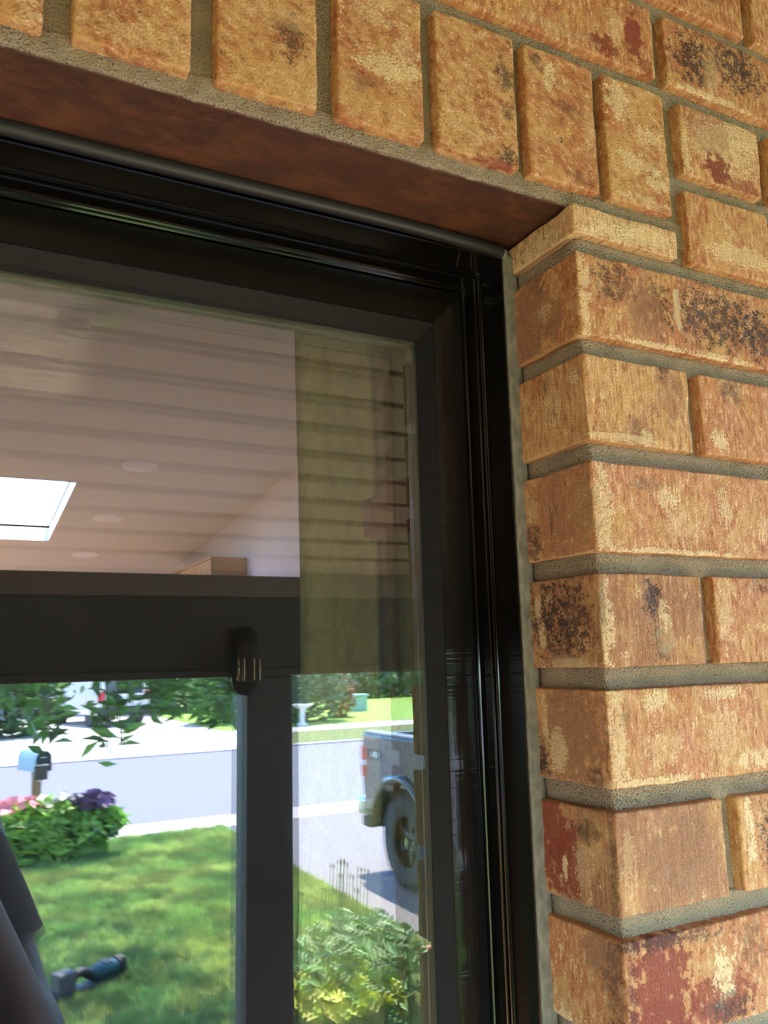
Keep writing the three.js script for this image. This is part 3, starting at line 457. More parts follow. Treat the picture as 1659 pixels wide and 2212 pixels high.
struct(mesh('street', box(-50, 50, -2.5, GY0 - 0.03, 11.0, 19.4), asphalt), 'grey asphalt street crossing in front of the house', 'street');
struct(mesh('driveway_opposite', box(-6, 7.3, -2.5, GY0, 19.4, 38), concrete), 'bright concrete driveway across the street', 'driveway');
struct(mesh('verge', box(7.3, 45, -2.5, GY0, 19.6, 22.9), lawnMat), 'grass verge on the far side of the street', 'verge');
struct(mesh('kerb_far', box(7.3, 45, -2.5, GY0 + 0.01, 19.4, 19.6), concrete));
struct(mesh('sidewalk', box(7.3, 45, -2.5, GY0 + 0.01, 22.9, 24.7), concrete), 'white sidewalk across the street', 'sidewalk');
const lawn2Map = noiseMap(256, 256, [0.20, 0.36, 0.055], 40, 0.3, 0.2, 0.2); lawn2Map.repeat.set(0.3, 0.3);
struct(mesh('lawn_opposite', box(7.3, 45, -2.5, GY0 + 0.02, 24.7, 46), std({ map: lawn2Map, roughness: 1 })), 'bright green lawn of the house across the street', 'lawn');
struct(mesh('flower_bed', box(1.35, 2.93, -2.5, GY0 + 0.015, 2.2, 4.75, 0.02), std({ map: noiseMap(256, 256, [0.075, 0.055, 0.042], 12, 0.5, 0.5), roughness: 1 })), 'dark soil bed beside the driveway', 'flower bed');

// leaves as folded diamonds, joined into one foliage mesh per plant
function leafMesh(n, seed, place) {
  const r = rng(seed), pos = [], nor = [], col = [], q = new THREE.Quaternion(), e = new THREE.Euler(), a = V(), b = V();
  for (let i = 0; i < n; i++) {
    const { p, s, w = 0.45, droop = 0 } = place(r, i), tn = 0.45 + 1.1 * r(), tn2 = r();
    e.set((r() - 0.5) * 2.4 + droop, r() * 6.283, (r() - 0.5) * 2.0); q.setFromEuler(e);
    const L = [V(0, 0, -s / 2), V(w * s / 2, 0.12 * s, 0), V(0, 0, s / 2), V(-w * s / 2, 0.12 * s, 0)].map((v) => v.applyQuaternion(q).add(p));
    for (const t of [[0, 1, 2], [0, 2, 3]]) { a.subVectors(L[t[1]], L[t[0]]); b.subVectors(L[t[2]], L[t[0]]); a.cross(b).normalize(); for (const k of t) { pos.push(L[k].x, L[k].y, L[k].z); nor.push(a.x, a.y, a.z); col.push(tn, tn * (0.9 + 0.2 * tn2), tn); } }
  }
  const g = new THREE.BufferGeometry(); g.setAttribute('position', new THREE.Float32BufferAttribute(pos, 3)); g.setAttribute('normal', new THREE.Float32BufferAttribute(nor, 3)); g.setAttribute('color', new THREE.Float32BufferAttribute(col, 3));
  return g;
}
const leafy = (r, g, b) => phy({ color: lin(r, g, b), vertexColors: true, roughness: 0.7, side: THREE.DoubleSide, transmission: 0.3, thickness: 0 });
const greenD = leafy(0.055, 0.13, 0.03), greenM = leafy(0.10, 0.23, 0.045), greenL = leafy(0.27, 0.50, 0.08), lime = leafy(0.42, 0.50, 0.045), greyG = leafy(0.12, 0.20, 0.10), purple = leafy(0.16, 0.09, 0.20), pinkM = leafy(0.75, 0.28, 0.32), redM = leafy(0.6, 0.08, 0.07), peach = leafy(0.8, 0.42, 0.24), yellowM = leafy(0.75, 0.6, 0.06);
const bark = std({ color: lin(0.10, 0.07, 0.05), roughness: 1 });
const ball = (r) => { const v = V(r() * 2 - 1, r() * 2 - 1, r() * 2 - 1); return v.lengthSq() > 1 || v.lengthSq() < 0.2 ? ball(r) : v; };
function bush(name, label, c, R, n, s, mat, seed, group, extra = []) {
  const g = grp(name, [c[0], GY0, c[2]]);
  mesh('foliage', leafMesh(n, seed, (r) => { const v = ball(r), k = 1 + 0.35 * n3(v.x * 2.3 + seed, v.y * 2.3, v.z * 2.3); return { p: V(v.x * k * R[0], c[1] + v.y * k * R[1], v.z * k * R[2]), s: s * (0.6 + 0.8 * r()) }; }), mat, g);
  const st = []; const r = rng(seed + 1); for (let i = 0; i < 5; i++) st.push(tube([[0.1 * (r() - 0.5) * R[0], 0, 0.1 * (r() - 0.5) * R[2]], [(r() - 0.5) * R[0], c[1], (r() - 0.5) * R[2]]], 0.012, 4, 5));
  mesh('stem', merge(st), bark, g);
  for (const [nm, m, k, ss, top, lo = -1, hi = 1] of extra) mesh(nm, leafMesh(k, seed + 7 + k, (q) => { const v = ball(q); v.y = Math.abs(v.y); v.x = lo + (hi - lo) * (v.x + 1) / 2; return { p: V(v.x * R[0] * 0.95, c[1] + (top ?? 0.75) * R[1] + v.y * 0.35 * R[1], v.z * R[2] * 0.95), s: ss * (0.7 + 0.6 * q()), w: 0.8 }; }), m, g).userData.kind = 'stuff';
  tag(g, label, 'bush', group); return g;
}
{ // grass
  const r = rng(21), t = []; for (let k = 0; k < 6; k++) { const g = new THREE.BufferGeometry(), a = r() * 6.28, h = 0.035 + 0.03 * r(), lx = 0.02 * (r() - 0.5), x = 0.03 * (r() - 0.5), z = 0.03 * (r() - 0.5), w = 0.0028; g.setAttribute('position', new THREE.Float32BufferAttribute([x - w * Math.cos(a), 0, z - w * Math.sin(a), x + w * Math.cos(a), 0, z + w * Math.sin(a), x + lx, h, z + 0.02 * (r() - 0.5)], 3)); g.computeVertexNormals(); t.push(g); }
  const tuft = mergeGeometries(t), N = 46000, im = new THREE.InstancedMesh(tuft, phy({ color: 0xffffff, roughness: 0.8, side: THREE.DoubleSide, transmission: 0.45, thickness: 0 }), N), m = new THREE.Matrix4(), q = new THREE.Quaternion(), c = new THREE.Color();
  for (let i = 0; i < N; i++) { const x = -1.2 + 4.1 * r(), z = 3.6 + 6.6 * r(), k = 0.7 + 0.7 * r(); q.setFromAxisAngle(V(0, 1, 0), r() * 6.28); m.compose(V(x, GY0 - 0.002, z), q, V(k * 1.3, k, k * 1.3)); im.setMatrixAt(i, m); const y = sst(-0.25, 0.35, fbm(x * 1.7, z * 1.7, 3)), b = (0.6 + 0.7 * r()) * (0.75 + 0.5 * sst(-0.3, 0.3, fbm(x * 3.1 + 7, z * 2.3, 2))); c.setRGB((0.29 + 0.22 * y) * b, (0.47 + 0.13 * y) * b, (0.13 + 0.05 * y) * b); im.setColorAt(i, c); }
  im.name = 'grass'; im.userData = { kind: 'stuff', label: 'short green grass of the front lawn', category: 'grass' }; im.castShadow = im.receiveShadow = true; scene.add(im);
}
{ // tree in the lawn: its crown shades the grass, a few low twigs hang into view
  const g = grp('yard_tree', [-2.0, GY0, 7.2]);
  mesh('trunk', tube([[0, -0.05, 0], [0.1, 1.2, 0], [0.0, 2.6, 0.1], [0.5, 4.2, 0]], 0.15, 20, 10), bark, g);
  const br = [[[0.05, 2.2, 0], [1.2, 3.4, -0.4], [2.6, 3.6, -0.8]], [[0, 2.6, 0.1], [-1, 3.9, 0.6], [-1.9, 4.4, 1]], [[0.1, 3, 0], [1.4, 4.6, 0.8], [2.6, 5, 1.4]], [[0.2, 3.4, 0], [0.8, 4.6, -1.2], [1.2, 5.2, -2]]];
  br.forEach((b, i) => mesh('branch', tube(b, 0.055, 12, 7), bark, g));
  mesh('foliage', leafMesh(6500, 51, (r) => { const v = ball(r); return { p: V(1.5 + v.x * 3.0, 4.3 + v.y * 1.5, -0.2 + v.z * 2.3), s: 0.16 * (0.6 + 0.7 * r()), w: 0.4 }; }), greenM, g);
  // hanging twigs
  const tips = [];
  const r = rng(8);
  for (let i = 0; i < 15; i++) {
    const x = 1.2 + 2.4 * (i / 14) + 0.2 * (r() - 0.5), end = [x, [1.66, 1.7, 1.7, 1.72, 1.78, 1.82, 1.7, 1.54, 1.5, 1.58, 1.68, 1.7, 1.72, 1.64, 1.6][i], -1.9 + 0.8 * (r() - 0.5)], st = [x - 0.35, 3.4, end[2] + 0.2], mid = [x - 0.1, 2.6, end[2] + 0.1];
    mesh('twig', tube([st, mid, end], 0.006, 10, 5), bark, g); tips.push([mid, end]);
  }
  mesh('twig_leaves', leafMesh(700, 52, (q, i) => { const [a, b] = tips[i % 15], t = 0.35 + 0.65 * q(), k = 0.13; return { p: V(a[0] + (b[0] - a[0]) * t + (q() - 0.5) * 2 * k, a[1] + (b[1] - a[1]) * t + (q() - 0.6) * k, a[2] + (b[2] - a[2]) * t + (q() - 0.5) * 2 * k), s: 0.15 * (0.7 + 0.6 * q()), w: 0.34, droop: 0.9 }; }), greenM, g).userData.kind = 'stuff';
  tag(g, 'leafy tree on the lawn with low hanging twigs', 'tree');
}
// plants by the porch and the mailbox
bush('added_shade_hedge', 'added unseen hedge in front of the porch end that darkens the brick reveals', [-2.1, 1.05, 2.45], [0.95, 0.85, 0.36], 5200, 0.10, greenD, 60);  // unseen hedge, put in to cut the light on the brick reveals
bush('spurge_bush', 'lime yellow flowering bush beside the porch post', [1.33, 0.46, 3.1], [0.28, 0.30, 0.26], 1100, 0.085, greenM, 61, null, [['flower_heads', lime, 620, 0.08, 0.35]]);
bush('spurge_bush', 'small lime yellow flowering bush behind the porch post', [0.76, 0.32, 3.05], [0.16, 0.24, 0.2], 420, 0.08, greyG, 62, null, [['flower_heads', lime, 130, 0.07, 0.45]]);
bush('feathery_bush', 'feathery grey green bush behind the lime yellow bush', [1.95, 0.27, 4.2], [0.40, 0.28, 0.33], 1100, 0.085, leafy(0.17, 0.30, 0.10), 63);
bush('leafy_bush', 'dark green leafy bush at the corner of the porch bed', [2.2, 0.2, 3.0], [0.34, 0.28, 0.32], 700, 0.12, greenM, 64);
bush('flower_clump', 'flowering clump with pink blooms and purple spikes below the mailbox', [0.80, 0.30, 9.42], [0.70, 0.33, 0.27], 1250, 0.19, greenL, 65, null, [['flowers', pinkM, 22, 0.14, 0.8, -1, -0.1], ['flowers', leafy(0.8, 0.8, 0.7), 26, 0.08, 0.9, -0.4, 0.6], ['flower_spikes', purple, 190, 0.13, 0.75, 0.15, 1], ['dark_leaves', greenD, 180, 0.17, -0.2, 0, 1]]);
{ // grass-like seed heads at the lawn's edge
  const r = rng(31), g = grp('seed_head_plant'), gm = std({ color: lin(0.10, 0.2, 0.05), roughness: 0.9 }), hm = std({ color: lin(0.13, 0.12, 0.07), roughness: 1 });
  for (let i = 0; i < 16; i++) { const x = 1.95 + 0.6 * r(), z = 5.0 + 0.7 * r(), h = 0.35 + 0.2 * r(); const k = mesh('stalk', tube([[x, GY0, z], [x + 0.03, GY0 + h, z]], 0.004, 3, 4), gm, g); mesh('seed_head', new THREE.SphereGeometry(0.011, 8, 6).scale(1, 1.8, 1).translate(x + 0.03, GY0 + h, z), hm, k); }
  tag(g, 'thin green stalks with dark seed heads at the lawn edge', 'plant');
}
{ // red hose end on the bed's edge
  const g = grp('garden_hose'); mesh('hose', tube([[2.62, GY0 + 0.05, 4.86], [2.8, GY0 + 0.06, 4.8], [3.1, GY0 + 0.04, 4.86], [3.5, GY0 + 0.03, 4.7], [3.9, GY0 + 0.03, 4.4]], 0.028, 40, 10), std({ color: lin(0.36, 0.10, 0.07), roughness: 0.5 }), g); mesh('nozzle', new THREE.CylinderGeometry(0.034, 0.024, 0.09, 12).rotateZ(Math.PI / 2).translate(2.59, GY0 + 0.05, 4.87), std({ color: lin(0.05, 0.05, 0.05), roughness: 0.4 }), g); tag(g, 'dull red garden hose beside the soil bed', 'hose');
}
{ // mailbox: sky light and shade are painted into its sides and door
  const g = grp('mailbox', [0.68, GY0, 10.12]), steel = std({ color: lin(0.30, 0.42, 0.52), roughness: 0.45, metalness: 0.4 }), dark = std({ color: lin(0.02, 0.022, 0.024), roughness: 0.5 }), wood = std({ color: lin(0.36, 0.22, 0.12), roughness: 0.9 });
  mesh('post', box(-0.05, 0.05, 0, 0.86, -0.05, 0.05, 0.006), wood, g);
  mesh('arm', box(-0.045, 0.045, 0.80, 0.88, -0.16, 0.2, 0.006), wood, g);
  const s = new THREE.Shape(); s.moveTo(-0.09, 0); s.lineTo(0.09, 0); s.lineTo(0.09, 0.13); s.absarc(0, 0.13, 0.09, 0, Math.PI); s.closePath();
  const b = extr(s, 0.46, 0.004); b.rotateY(-0.35); b.translate(0.05, 0.885, -0.2); mesh('box', b, steel, g);
  const d = extr(s, 0.012, 0.003); d.rotateY(-0.35); d.translate(0.05, 0.885, -0.218); const dd = mesh('door', d, dark, g);
  mesh('handle', box(0.0, 0.075, 1.03, 1.045, -0.235, -0.222), std({ color: lin(0.5, 0.5, 0.5), roughness: 0.4 }), dd);
  const nb = new THREE.Group(); nb.name = 'parcel_box'; nb.position.set(0.02, 0.80, -0.22); g.add(nb); mesh('box', box(-0.07, 0.07, 0.0, 0.15, -0.05, 0.05, 0.005), std({ color: lin(0.07, 0.055, 0.05), roughness: 0.6 }), nb); mesh('rim', box(-0.075, 0.075, 0.15, 0.165, -0.055, 0.055, 0.004), std({ color: lin(0.5, 0.47, 0.45), roughness: 0.6 }), nb); mesh('bracket', box(-0.03, 0.03, -0.02, 0.0, -0.04, 0.22), std({ color: lin(0.5, 0.47, 0.45), roughness: 0.6 }), nb);
  tag(g, 'mailbox painted sky lit blue with a shaded dark door on a wooden post', 'mailbox');
}
{ // cordless power tool lying on the lawn
  const g = grp('power_tool', [0.60, GY0 + 0.02, 5.42]); g.rotation.y = -0.48; const teal = std({ color: lin(0.006, 0.06, 0.085), roughness: 0.45 }), blk = std({ color: lin(0.015, 0.015, 0.017), roughness: 0.6 }), gry = std({ color: lin(0.09, 0.085, 0.08), roughness: 0.6 });
  mesh('motor_housing', new THREE.CapsuleGeometry(0.052, 0.11, 6, 16).rotateZ(Math.PI / 2).translate(0.12, 0.075, 0), teal, g);
  mesh('grip', tube([[0.02, 0.07, 0], [-0.05, 0.11, 0], [-0.12, 0.10, 0]], 0.03, 16, 10), blk, g);
  mesh('battery', box(-0.245, -0.12, 0.03, 0.15, -0.05, 0.05, 0.012), gry, g);
  mesh('battery_foot', box(-0.26, -0.14, -0.0, 0.05, -0.06, 0.06, 0.012), blk, g);
  mesh('fan_inlet', new THREE.CylinderGeometry(0.055, 0.06, 0.05, 20).rotateZ(Math.PI / 2).translate(0.235, 0.07, 0.01), blk, g);
  mesh('label_plate', box(0.09, 0.15, 0.118, 0.129, -0.03, 0.03, 0.003), gry, g);
  mesh('base', box(-0.12, 0.2, -0.004, 0.03, -0.055, 0.055, 0.01), blk, g);
  tag(g, 'teal and black cordless tool lying on the grass', 'power tool');
}
{ // pickup truck in the driveway, nose towards the house
  const g = grp('pickup_truck', [3.43, GY0, 6.42]);          // x: the side towards the lawn; z: rear axle
  const paint = phy({ color: lin(0.016, 0.030, 0.024), roughness: 0.25, clearcoat: 1, clearcoatRoughness: 0.05 }), blk = std({ color: lin(0.012, 0.012, 0.013), roughness: 0.6 }), rub = std({ color: lin(0.05, 0.05, 0.053), roughness: 0.8 }), chrome = std({ color: lin(0.62, 0.66, 0.68), roughness: 0.22, metalness: 1 }), glass = phy({ color: lin(0.02, 0.025, 0.03), roughness: 0.05 });
  const side = (pts, holes) => { const s = new THREE.Shape(); pts(s); return s; };
  // bed side: rounded tail, wheel arch
  const bed = () => { const s = new THREE.Shape(); s.moveTo(0.74, 0.72); s.lineTo(0.78, 1.02); s.lineTo(0.76, 1.25); s.quadraticCurveTo(0.75, 1.30, 0.70, 1.30); s.lineTo(-1.05, 1.30); s.lineTo(-1.05, 0.55); s.lineTo(-0.50, 0.55); s.absarc(0, 0.44, 0.50, Math.PI * 0.93, 0.2, true); s.lineTo(0.74, 0.58); s.closePath(); return s; };
  const toX = (geo, x) => { geo.rotateY(-Math.PI / 2); geo.translate(x, 0, 0); return geo; };   // shape (z, y) extruded along -x
  mesh('bed_side', toX(extr(bed(), 0.10, 0.02), 0.12), paint, g);
  mesh('bed_side', toX(extr(bed(), 0.10, 0.02), 1.97), paint, g);
  for (const x of [0.07, 1.92]) mesh('bed_rail', box(x - 0.07, x + 0.07, 1.31, 1.345, -1.05, 0.72, 0.014), std({ color: lin(0.16, 0.18, 0.22), roughness: 0.35 }), g);
  mesh('bed_floor', box(0.1, 1.9, 0.78, 0.84, -1.05, 0.7), blk, g);
  mesh('bed_front', box(0.1, 1.9, 0.8, 1.32, -1.10, -1.05), blk, g);
  const tg = mesh('tailgate', box(0.12, 1.87, 0.78, 1.31, 0.68, 0.76, 0.02), paint, g); mesh('tailgate_handle', box(0.9, 1.1, 1.08, 1.14, 0.758, 0.775, 0.006), blk, tg);
  for (const [x0, x1] of [[0.0, 0.13], [1.86, 1.99]]) { const l = mesh('tail_light', box(x0 - 0.006, x1 + 0.006, 0.90, 1.20, 0.66, 0.80, 0.02), std({ color: lin(0.55, 0.03, 0.03), roughness: 0.25 }), g); mesh('reverse_lamp', box(x0 - 0.012, x1 + 0.012, 1.01, 1.06, 0.68, 0.806, 0.01), std({ color: lin(0.75, 0.68, 0.68), roughness: 0.3 }), l); }
  const bp = mesh('rear_bumper', box(-0.01, 2.0, 0.52, 0.70, 0.72, 0.92, 0.04), chrome, g); mesh('bumper_step', box(0.3, 1.7, 0.68, 0.715, 0.74, 0.93, 0.01), blk, bp); mesh('bumper_underside', box(0.02, 1.97, 0.42, 0.53, 0.66, 0.84, 0.02), blk, bp);
  const cab = new THREE.Shape(); cab.moveTo(-1.12, 0.5); cab.lineTo(-1.12, 1.30); cab.lineTo(-1.16, 1.42); cab.lineTo(-1.42, 1.88); cab.quadraticCurveTo(-1.5, 1.94, -1.7, 1.94); cab.lineTo(-2.5, 1.92); cab.quadraticCurveTo(-2.7, 1.9, -2.8, 1.82); cab.lineTo(-3.35, 1.36); cab.lineTo(-4.4, 1.26); cab.quadraticCurveTo(-4.66, 1.2, -4.68, 0.95); cab.lineTo(-4.68, 0.55); cab.lineTo(-4.15, 0.5); cab.absarc(-3.65, 0.44, 0.5, 0.14, Math.PI - 0.14, false); cab.closePath();
  { const s2 = new THREE.Shape(); s2.moveTo(-1.12, 0.5); s2.lineTo(-1.12, 1.30); s2.lineTo(-1.16, 1.42); s2.lineTo(-1.42, 1.88); s2.quadraticCurveTo(-1.5, 1.94, -1.7, 1.94); s2.lineTo(-2.5, 1.92); s2.quadraticCurveTo(-2.7, 1.9, -2.8, 1.82); s2.lineTo(-3.35, 1.36); s2.lineTo(-4.4, 1.26); s2.quadraticCurveTo(-4.66, 1.2, -4.68, 0.95); s2.lineTo(-4.68, 0.55); s2.lineTo(-4.16, 0.52); s2.absarc(-3.65, 0.44, 0.51, Math.PI * 0.95, 0.16, true); s2.closePath(); mesh('cab', toX(extr(s2, 1.90, 0.03), 1.93), paint, g); }
  mesh('side_window', box(-0.012, 0.0, 1.36, 1.80, -2.62, -1.50, 0.004), glass, g); mesh('side_window', box(1.962, 1.974, 1.36, 1.80, -2.62, -1.50, 0.004), glass, g);
  const fl = (z) => { const c = []; for (let i = 0; i <= 20; i++) { const a = 0.12 + (Math.PI - 0.24) * i / 20; c.push([-0.025, 0.44 + 0.515 * Math.sin(a), z + 0.515 * Math.cos(a)]); } return tube(c, 0.032, 40, 8); };
  for (const z of [0, -3.65]) mesh('wheel_arch', fl(z), phy({ color: lin(0.03, 0.04, 0.04), roughness: 0.2, clearcoat: 1 }), g);
  const tire = new THREE.LatheGeometry([[0.22, -0.11], [0.30, -0.135], [0.36, -0.13], [0.392, -0.105], [0.40, -0.06], [0.40, 0.06], [0.392, 0.105], [0.36, 0.13], [0.30, 0.135], [0.22, 0.11]].map(([a, b]) => new THREE.Vector2(a, b)), 40); tire.rotateZ(Math.PI / 2);
  const lug = []; for (let i = 0; i < 36; i++) { const a = i / 36 * 6.2832; for (const s of [-1, 1]) { const b = new THREE.BoxGeometry(0.075, 0.016, 0.042); b.rotateX(0); b.translate(s * 0.07, 0.402, 0); b.rotateX(a + (s > 0 ? 0.087 : 0)); lug.push(b); } }
  const lugs = merge(lug), rim = new THREE.LatheGeometry([[0.225, -0.10], [0.235, -0.09], [0.215, -0.07], [0.20, 0.02], [0.0, 0.03]].map(([a, b]) => new THREE.Vector2(a, b)), 32); rim.rotateZ(Math.PI / 2);
  const spoke = []; for (let i = 0; i < 6; i++) { const b = new THREE.BoxGeometry(0.03, 0.19, 0.055); b.translate(-0.045, 0.115, 0); b.rotateX(i / 6 * 6.2832); spoke.push(b); } const spokes = merge(spoke), cap = new THREE.CylinderGeometry(0.035, 0.05, 0.07, 16).rotateZ(Math.PI / 2).translate(-0.07, 0, 0);
  const nut = []; for (let i = 0; i < 6; i++) nut.push(new THREE.SphereGeometry(0.011, 8, 6).translate(-0.066, 0.075 * Math.cos(i * 1.047 + 0.5), 0.075 * Math.sin(i * 1.047 + 0.5)));
  const nuts = merge(nut);
  for (const z of [0, -3.65]) for (const sx of [1, -1]) { const w = new THREE.Group(); w.name = 'wheel'; w.position.set(sx > 0 ? 0.145 : 1.83, 0.405, z); if (sx < 0) w.rotation.y = Math.PI; g.add(w); mesh('tire', tire, rub, w); mesh('tread', lugs, rub, w); mesh('rim', rim, std({ color: lin(0.10, 0.105, 0.115), roughness: 0.35, metalness: 0.5 }), w); mesh('spoke', spokes, std({ color: lin(0.09, 0.092, 0.1), roughness: 0.4, metalness: 0.5 }), w); mesh('hub_cap', merge([cap.toNonIndexed(), nuts]), chrome, w); }
  // lettering behind the tail light
  const cv = document.createElement('canvas'); cv.width = 256; cv.height = 96; const x = cv.getContext('2d'); x.fillStyle = 'rgb(28,36,33)'; x.fillRect(0, 0, 256, 96); x.fillStyle = '#e8ecec'; x.font = 'bold 82px sans-serif'; x.fillText('FX4', 40, 78); const ct = new THREE.CanvasTexture(cv); ct.colorSpace = THREE.SRGBColorSpace;
  const dg = new THREE.PlaneGeometry(0.26, 0.1); dg.rotateY(-Math.PI / 2); mesh('decal', dg.translate(-0.0025, 1.13, 0.50), std({ map: ct, roughness: 0.4 }), g);
  mesh('axle', new THREE.CylinderGeometry(0.05, 0.05, 1.6, 12).rotateZ(Math.PI / 2).translate(0.98, 0.4, 0), blk, g); mesh('chassis', box(0.4, 1.55, 0.45, 0.6, -4.2, 0.7), blk, g);
  for (const xx of [0.25, 1.72]) mesh('head_light', box(xx - 0.2, xx + 0.2, 0.95, 1.12, -4.73, -4.66, 0.02), glass, g); mesh('grille', box(0.5, 1.47, 0.72, 1.14, -4.74, -4.68, 0.02), blk, g);
  tag(g, 'dark green pickup truck parked in the driveway', 'truck');
}
{ // white car across the street
  const g = grp('white_car', [5.2, GY0, 29.6]), w = phy({ color: lin(0.8, 0.8, 0.82), roughness: 0.3, clearcoat: 1 }), blk = std({ color: lin(0.04, 0.04, 0.045), roughness: 0.6 }), gl = phy({ color: lin(0.05, 0.07, 0.09), roughness: 0.08 }), red = std({ color: lin(0.55, 0.03, 0.05), roughness: 0.3 });
  g.rotation.y = -0.25;
  const s = new THREE.Shape(); s.moveTo(-0.92, 0.45); s.lineTo(0.92, 0.45); s.lineTo(0.94, 0.95); s.lineTo(0.74, 1.6); s.quadraticCurveTo(0.68, 1.68, 0.5, 1.69); s.lineTo(-0.5, 1.69); s.quadraticCurveTo(-0.68, 1.68, -0.74, 1.6); s.lineTo(-0.94, 0.95); s.closePath();
  mesh('body', extr(s, 3.0, 0.05), w, g); mesh('bonnet', box(-0.9, 0.9, 0.45, 1.0, 2.95, 4.2, 0.08), w, g);
  mesh('rear_window', box(-0.66, 0.66, 1.08, 1.56, -0.066, -0.04, 0.01), gl, g);
  for (const x of [-1, 1]) { mesh('tail_light', box(x * 0.83 - 0.12, x * 0.83 + 0.12, 0.86, 1.16, -0.08, 0.02, 0.02), red, g); for (const z of [0.7, 3.4]) mesh('wheel', new THREE.CylinderGeometry(0.34, 0.34, 0.24, 24).rotateZ(Math.PI / 2).translate(x * 0.82, 0.34, z), blk, g); }
  mesh('bumper', box(-0.95, 0.95, 0.38, 0.66, -0.14, 0.05, 0.05), blk, g);
  mesh('number_plate', box(-0.2, 0.2, 0.74, 0.86, -0.07, -0.05), std({ color: lin(0.7, 0.7, 0.7), roughness: 0.5 }), g);
  tag(g, 'white car with red tail lights parked across the street', 'car');
}
// far side planting
bush('dark_hedge', 'dark hedge across the street behind the mailbox', [0.6, 1.1, 27.6], [2.6, 1.3, 1.1], 2600, 0.28, greenD, 71);
bush('dark_hedge', 'tall dark hedge behind the white car', [8.6, 1.5, 36], [2.6, 1.8, 1.2], 2200, 0.3, greenD, 72);
bush('flower_hedge', 'green shrub beside the white car across the street', [8.3, 1.2, 28.2], [1.4, 1.4, 1.2], 2000, 0.24, greenM, 73, null, [['flowers', purple, 60, 0.15, 0.3]]);
bush('rose_bush', 'tall rose bush with red, peach and yellow blooms across the street', [10.6, 1.2, 26.4], [1.5, 1.35, 1.1], 2400, 0.2, greyG, 74, null, [['flowers', redM, 34, 0.24, 0.45], ['flowers', peach, 44, 0.24, 0.5], ['flowers', yellowM, 22, 0.24, 0.6]]);
bush('rust_shrub', 'reddish brown shrub between rose bush and green utility box', [12.4, 0.7, 27.6], [0.6, 0.8, 0.6], 800, 0.16, leafy(0.26, 0.13, 0.06), 75);
bush('lime_shrub', 'bright yellow green shrub by the house across the street', [22.5, 1.6, 36.5], [1.3, 1.0, 0.9], 1500, 0.26, lime, 76);
bush('dark_hedge', 'long dark hedge along the house across the street', [20, 0.9, 40], [7, 1.3, 1.1], 3600, 0.34, greenD, 77);
bush('dark_hedge', 'dark hedge on the far left across the street', [-5.4, 1.2, 28.5], [2.6, 1.4, 1.2], 1800, 0.28, greenD, 78);
{ const g = grp('bird_bath', [9.9, GY0, 24.95]), m = std({ color: lin(0.62, 0.63, 0.62), roughness: 0.7 }); mesh('pedestal', new THREE.LatheGeometry([[0.2, 0], [0.17, 0.05], [0.08, 0.12], [0.07, 0.45], [0.12, 0.55]].map(([a, b]) => new THREE.Vector2(a, b)), 20), m, g); mesh('bowl', new THREE.LatheGeometry([[0.0, 0.53], [0.14, 0.54], [0.33, 0.64], [0.35, 0.68], [0.30, 0.66], [0.1, 0.59], [0, 0.58]].map(([a, b]) => new THREE.Vector2(a, b)), 24), m, g); tag(g, 'pale stone bird bath in front of the rose bush', 'bird bath'); }
{ const g = grp('utility_box', [14.4, GY0, 30.2]), m = std({ color: lin(0.22, 0.42, 0.34), roughness: 0.6 }); mesh('cabinet', box(-0.28, 0.28, 0, 0.6, -0.25, 0.25, 0.02), m, g); mesh('lid', box(-0.34, 0.34, 0.58, 0.68, -0.3, 0.3, 0.03), m, g); tag(g, 'pale green utility box on the lawn across the street', 'utility box'); }
{ // houses across the street
  const mk = (name, label, x0, x1, z, wallC, door) => {
    const g = grp(name, [x0, GY0, z]), W = x1 - x0, sd = std({ color: wallC, roughness: 0.9 }), wh = std({ color: lin(0.75, 0.75, 0.76), roughness: 0.7 }), gl = phy({ color: lin(0.03, 0.04, 0.05), roughness: 0.1 });
    mesh('wall', box(0, W, 0, 3.0, 0, 7), sd, g);
    const s = poly([[-0.5, 3.0], [7.5, 3.0], [3.5, 5.2]]), r = extr(s, W + 0.8); r.rotateY(-Math.PI / 2); r.translate(W + 0.4, 0, 0); mesh('roof', r, std({ color: lin(0.12, 0.10, 0.09), roughness: 0.95 }), g);
    for (const [a, b, c, d, kind] of door) { const q = mesh(kind, box(a, b, c, d, -0.06, 0.0), kind === 'window' ? wh : sd, g); if (kind === 'window') mesh('pane', box(a + 0.08, b - 0.08, c + 0.08, d - 0.08, -0.075, -0.06), gl, q); else for (let i = 0; i < 4; i++) mesh('door_panel', box(a + 0.05, b - 0.05, c + 0.04 + i * (d - c) / 4, c - 0.02 + (i + 1) * (d - c) / 4, -0.08, -0.06, 0.01), std({ color: lin(0.42, 0.47, 0.55), roughness: 0.7 }), q); }
    tag(g, label, 'house');
  };
  mk('garage_house', 'house with a pale blue garage door behind the white car', -3, 9, 38, lin(0.34, 0.36, 0.38), [[5.4, 9.8, 0, 2.2, 'garage_door'], [1, 2.6, 0.9, 2.1, 'window']]);
  mk('grey_house', 'grey house with white window trim behind the far lawn', 13, 30, 44, lin(0.22, 0.24, 0.25), [[5.0, 6.6, 0.7, 2.2, 'window'], [10.5, 12.4, 0.6, 2.2, 'window']]);
}

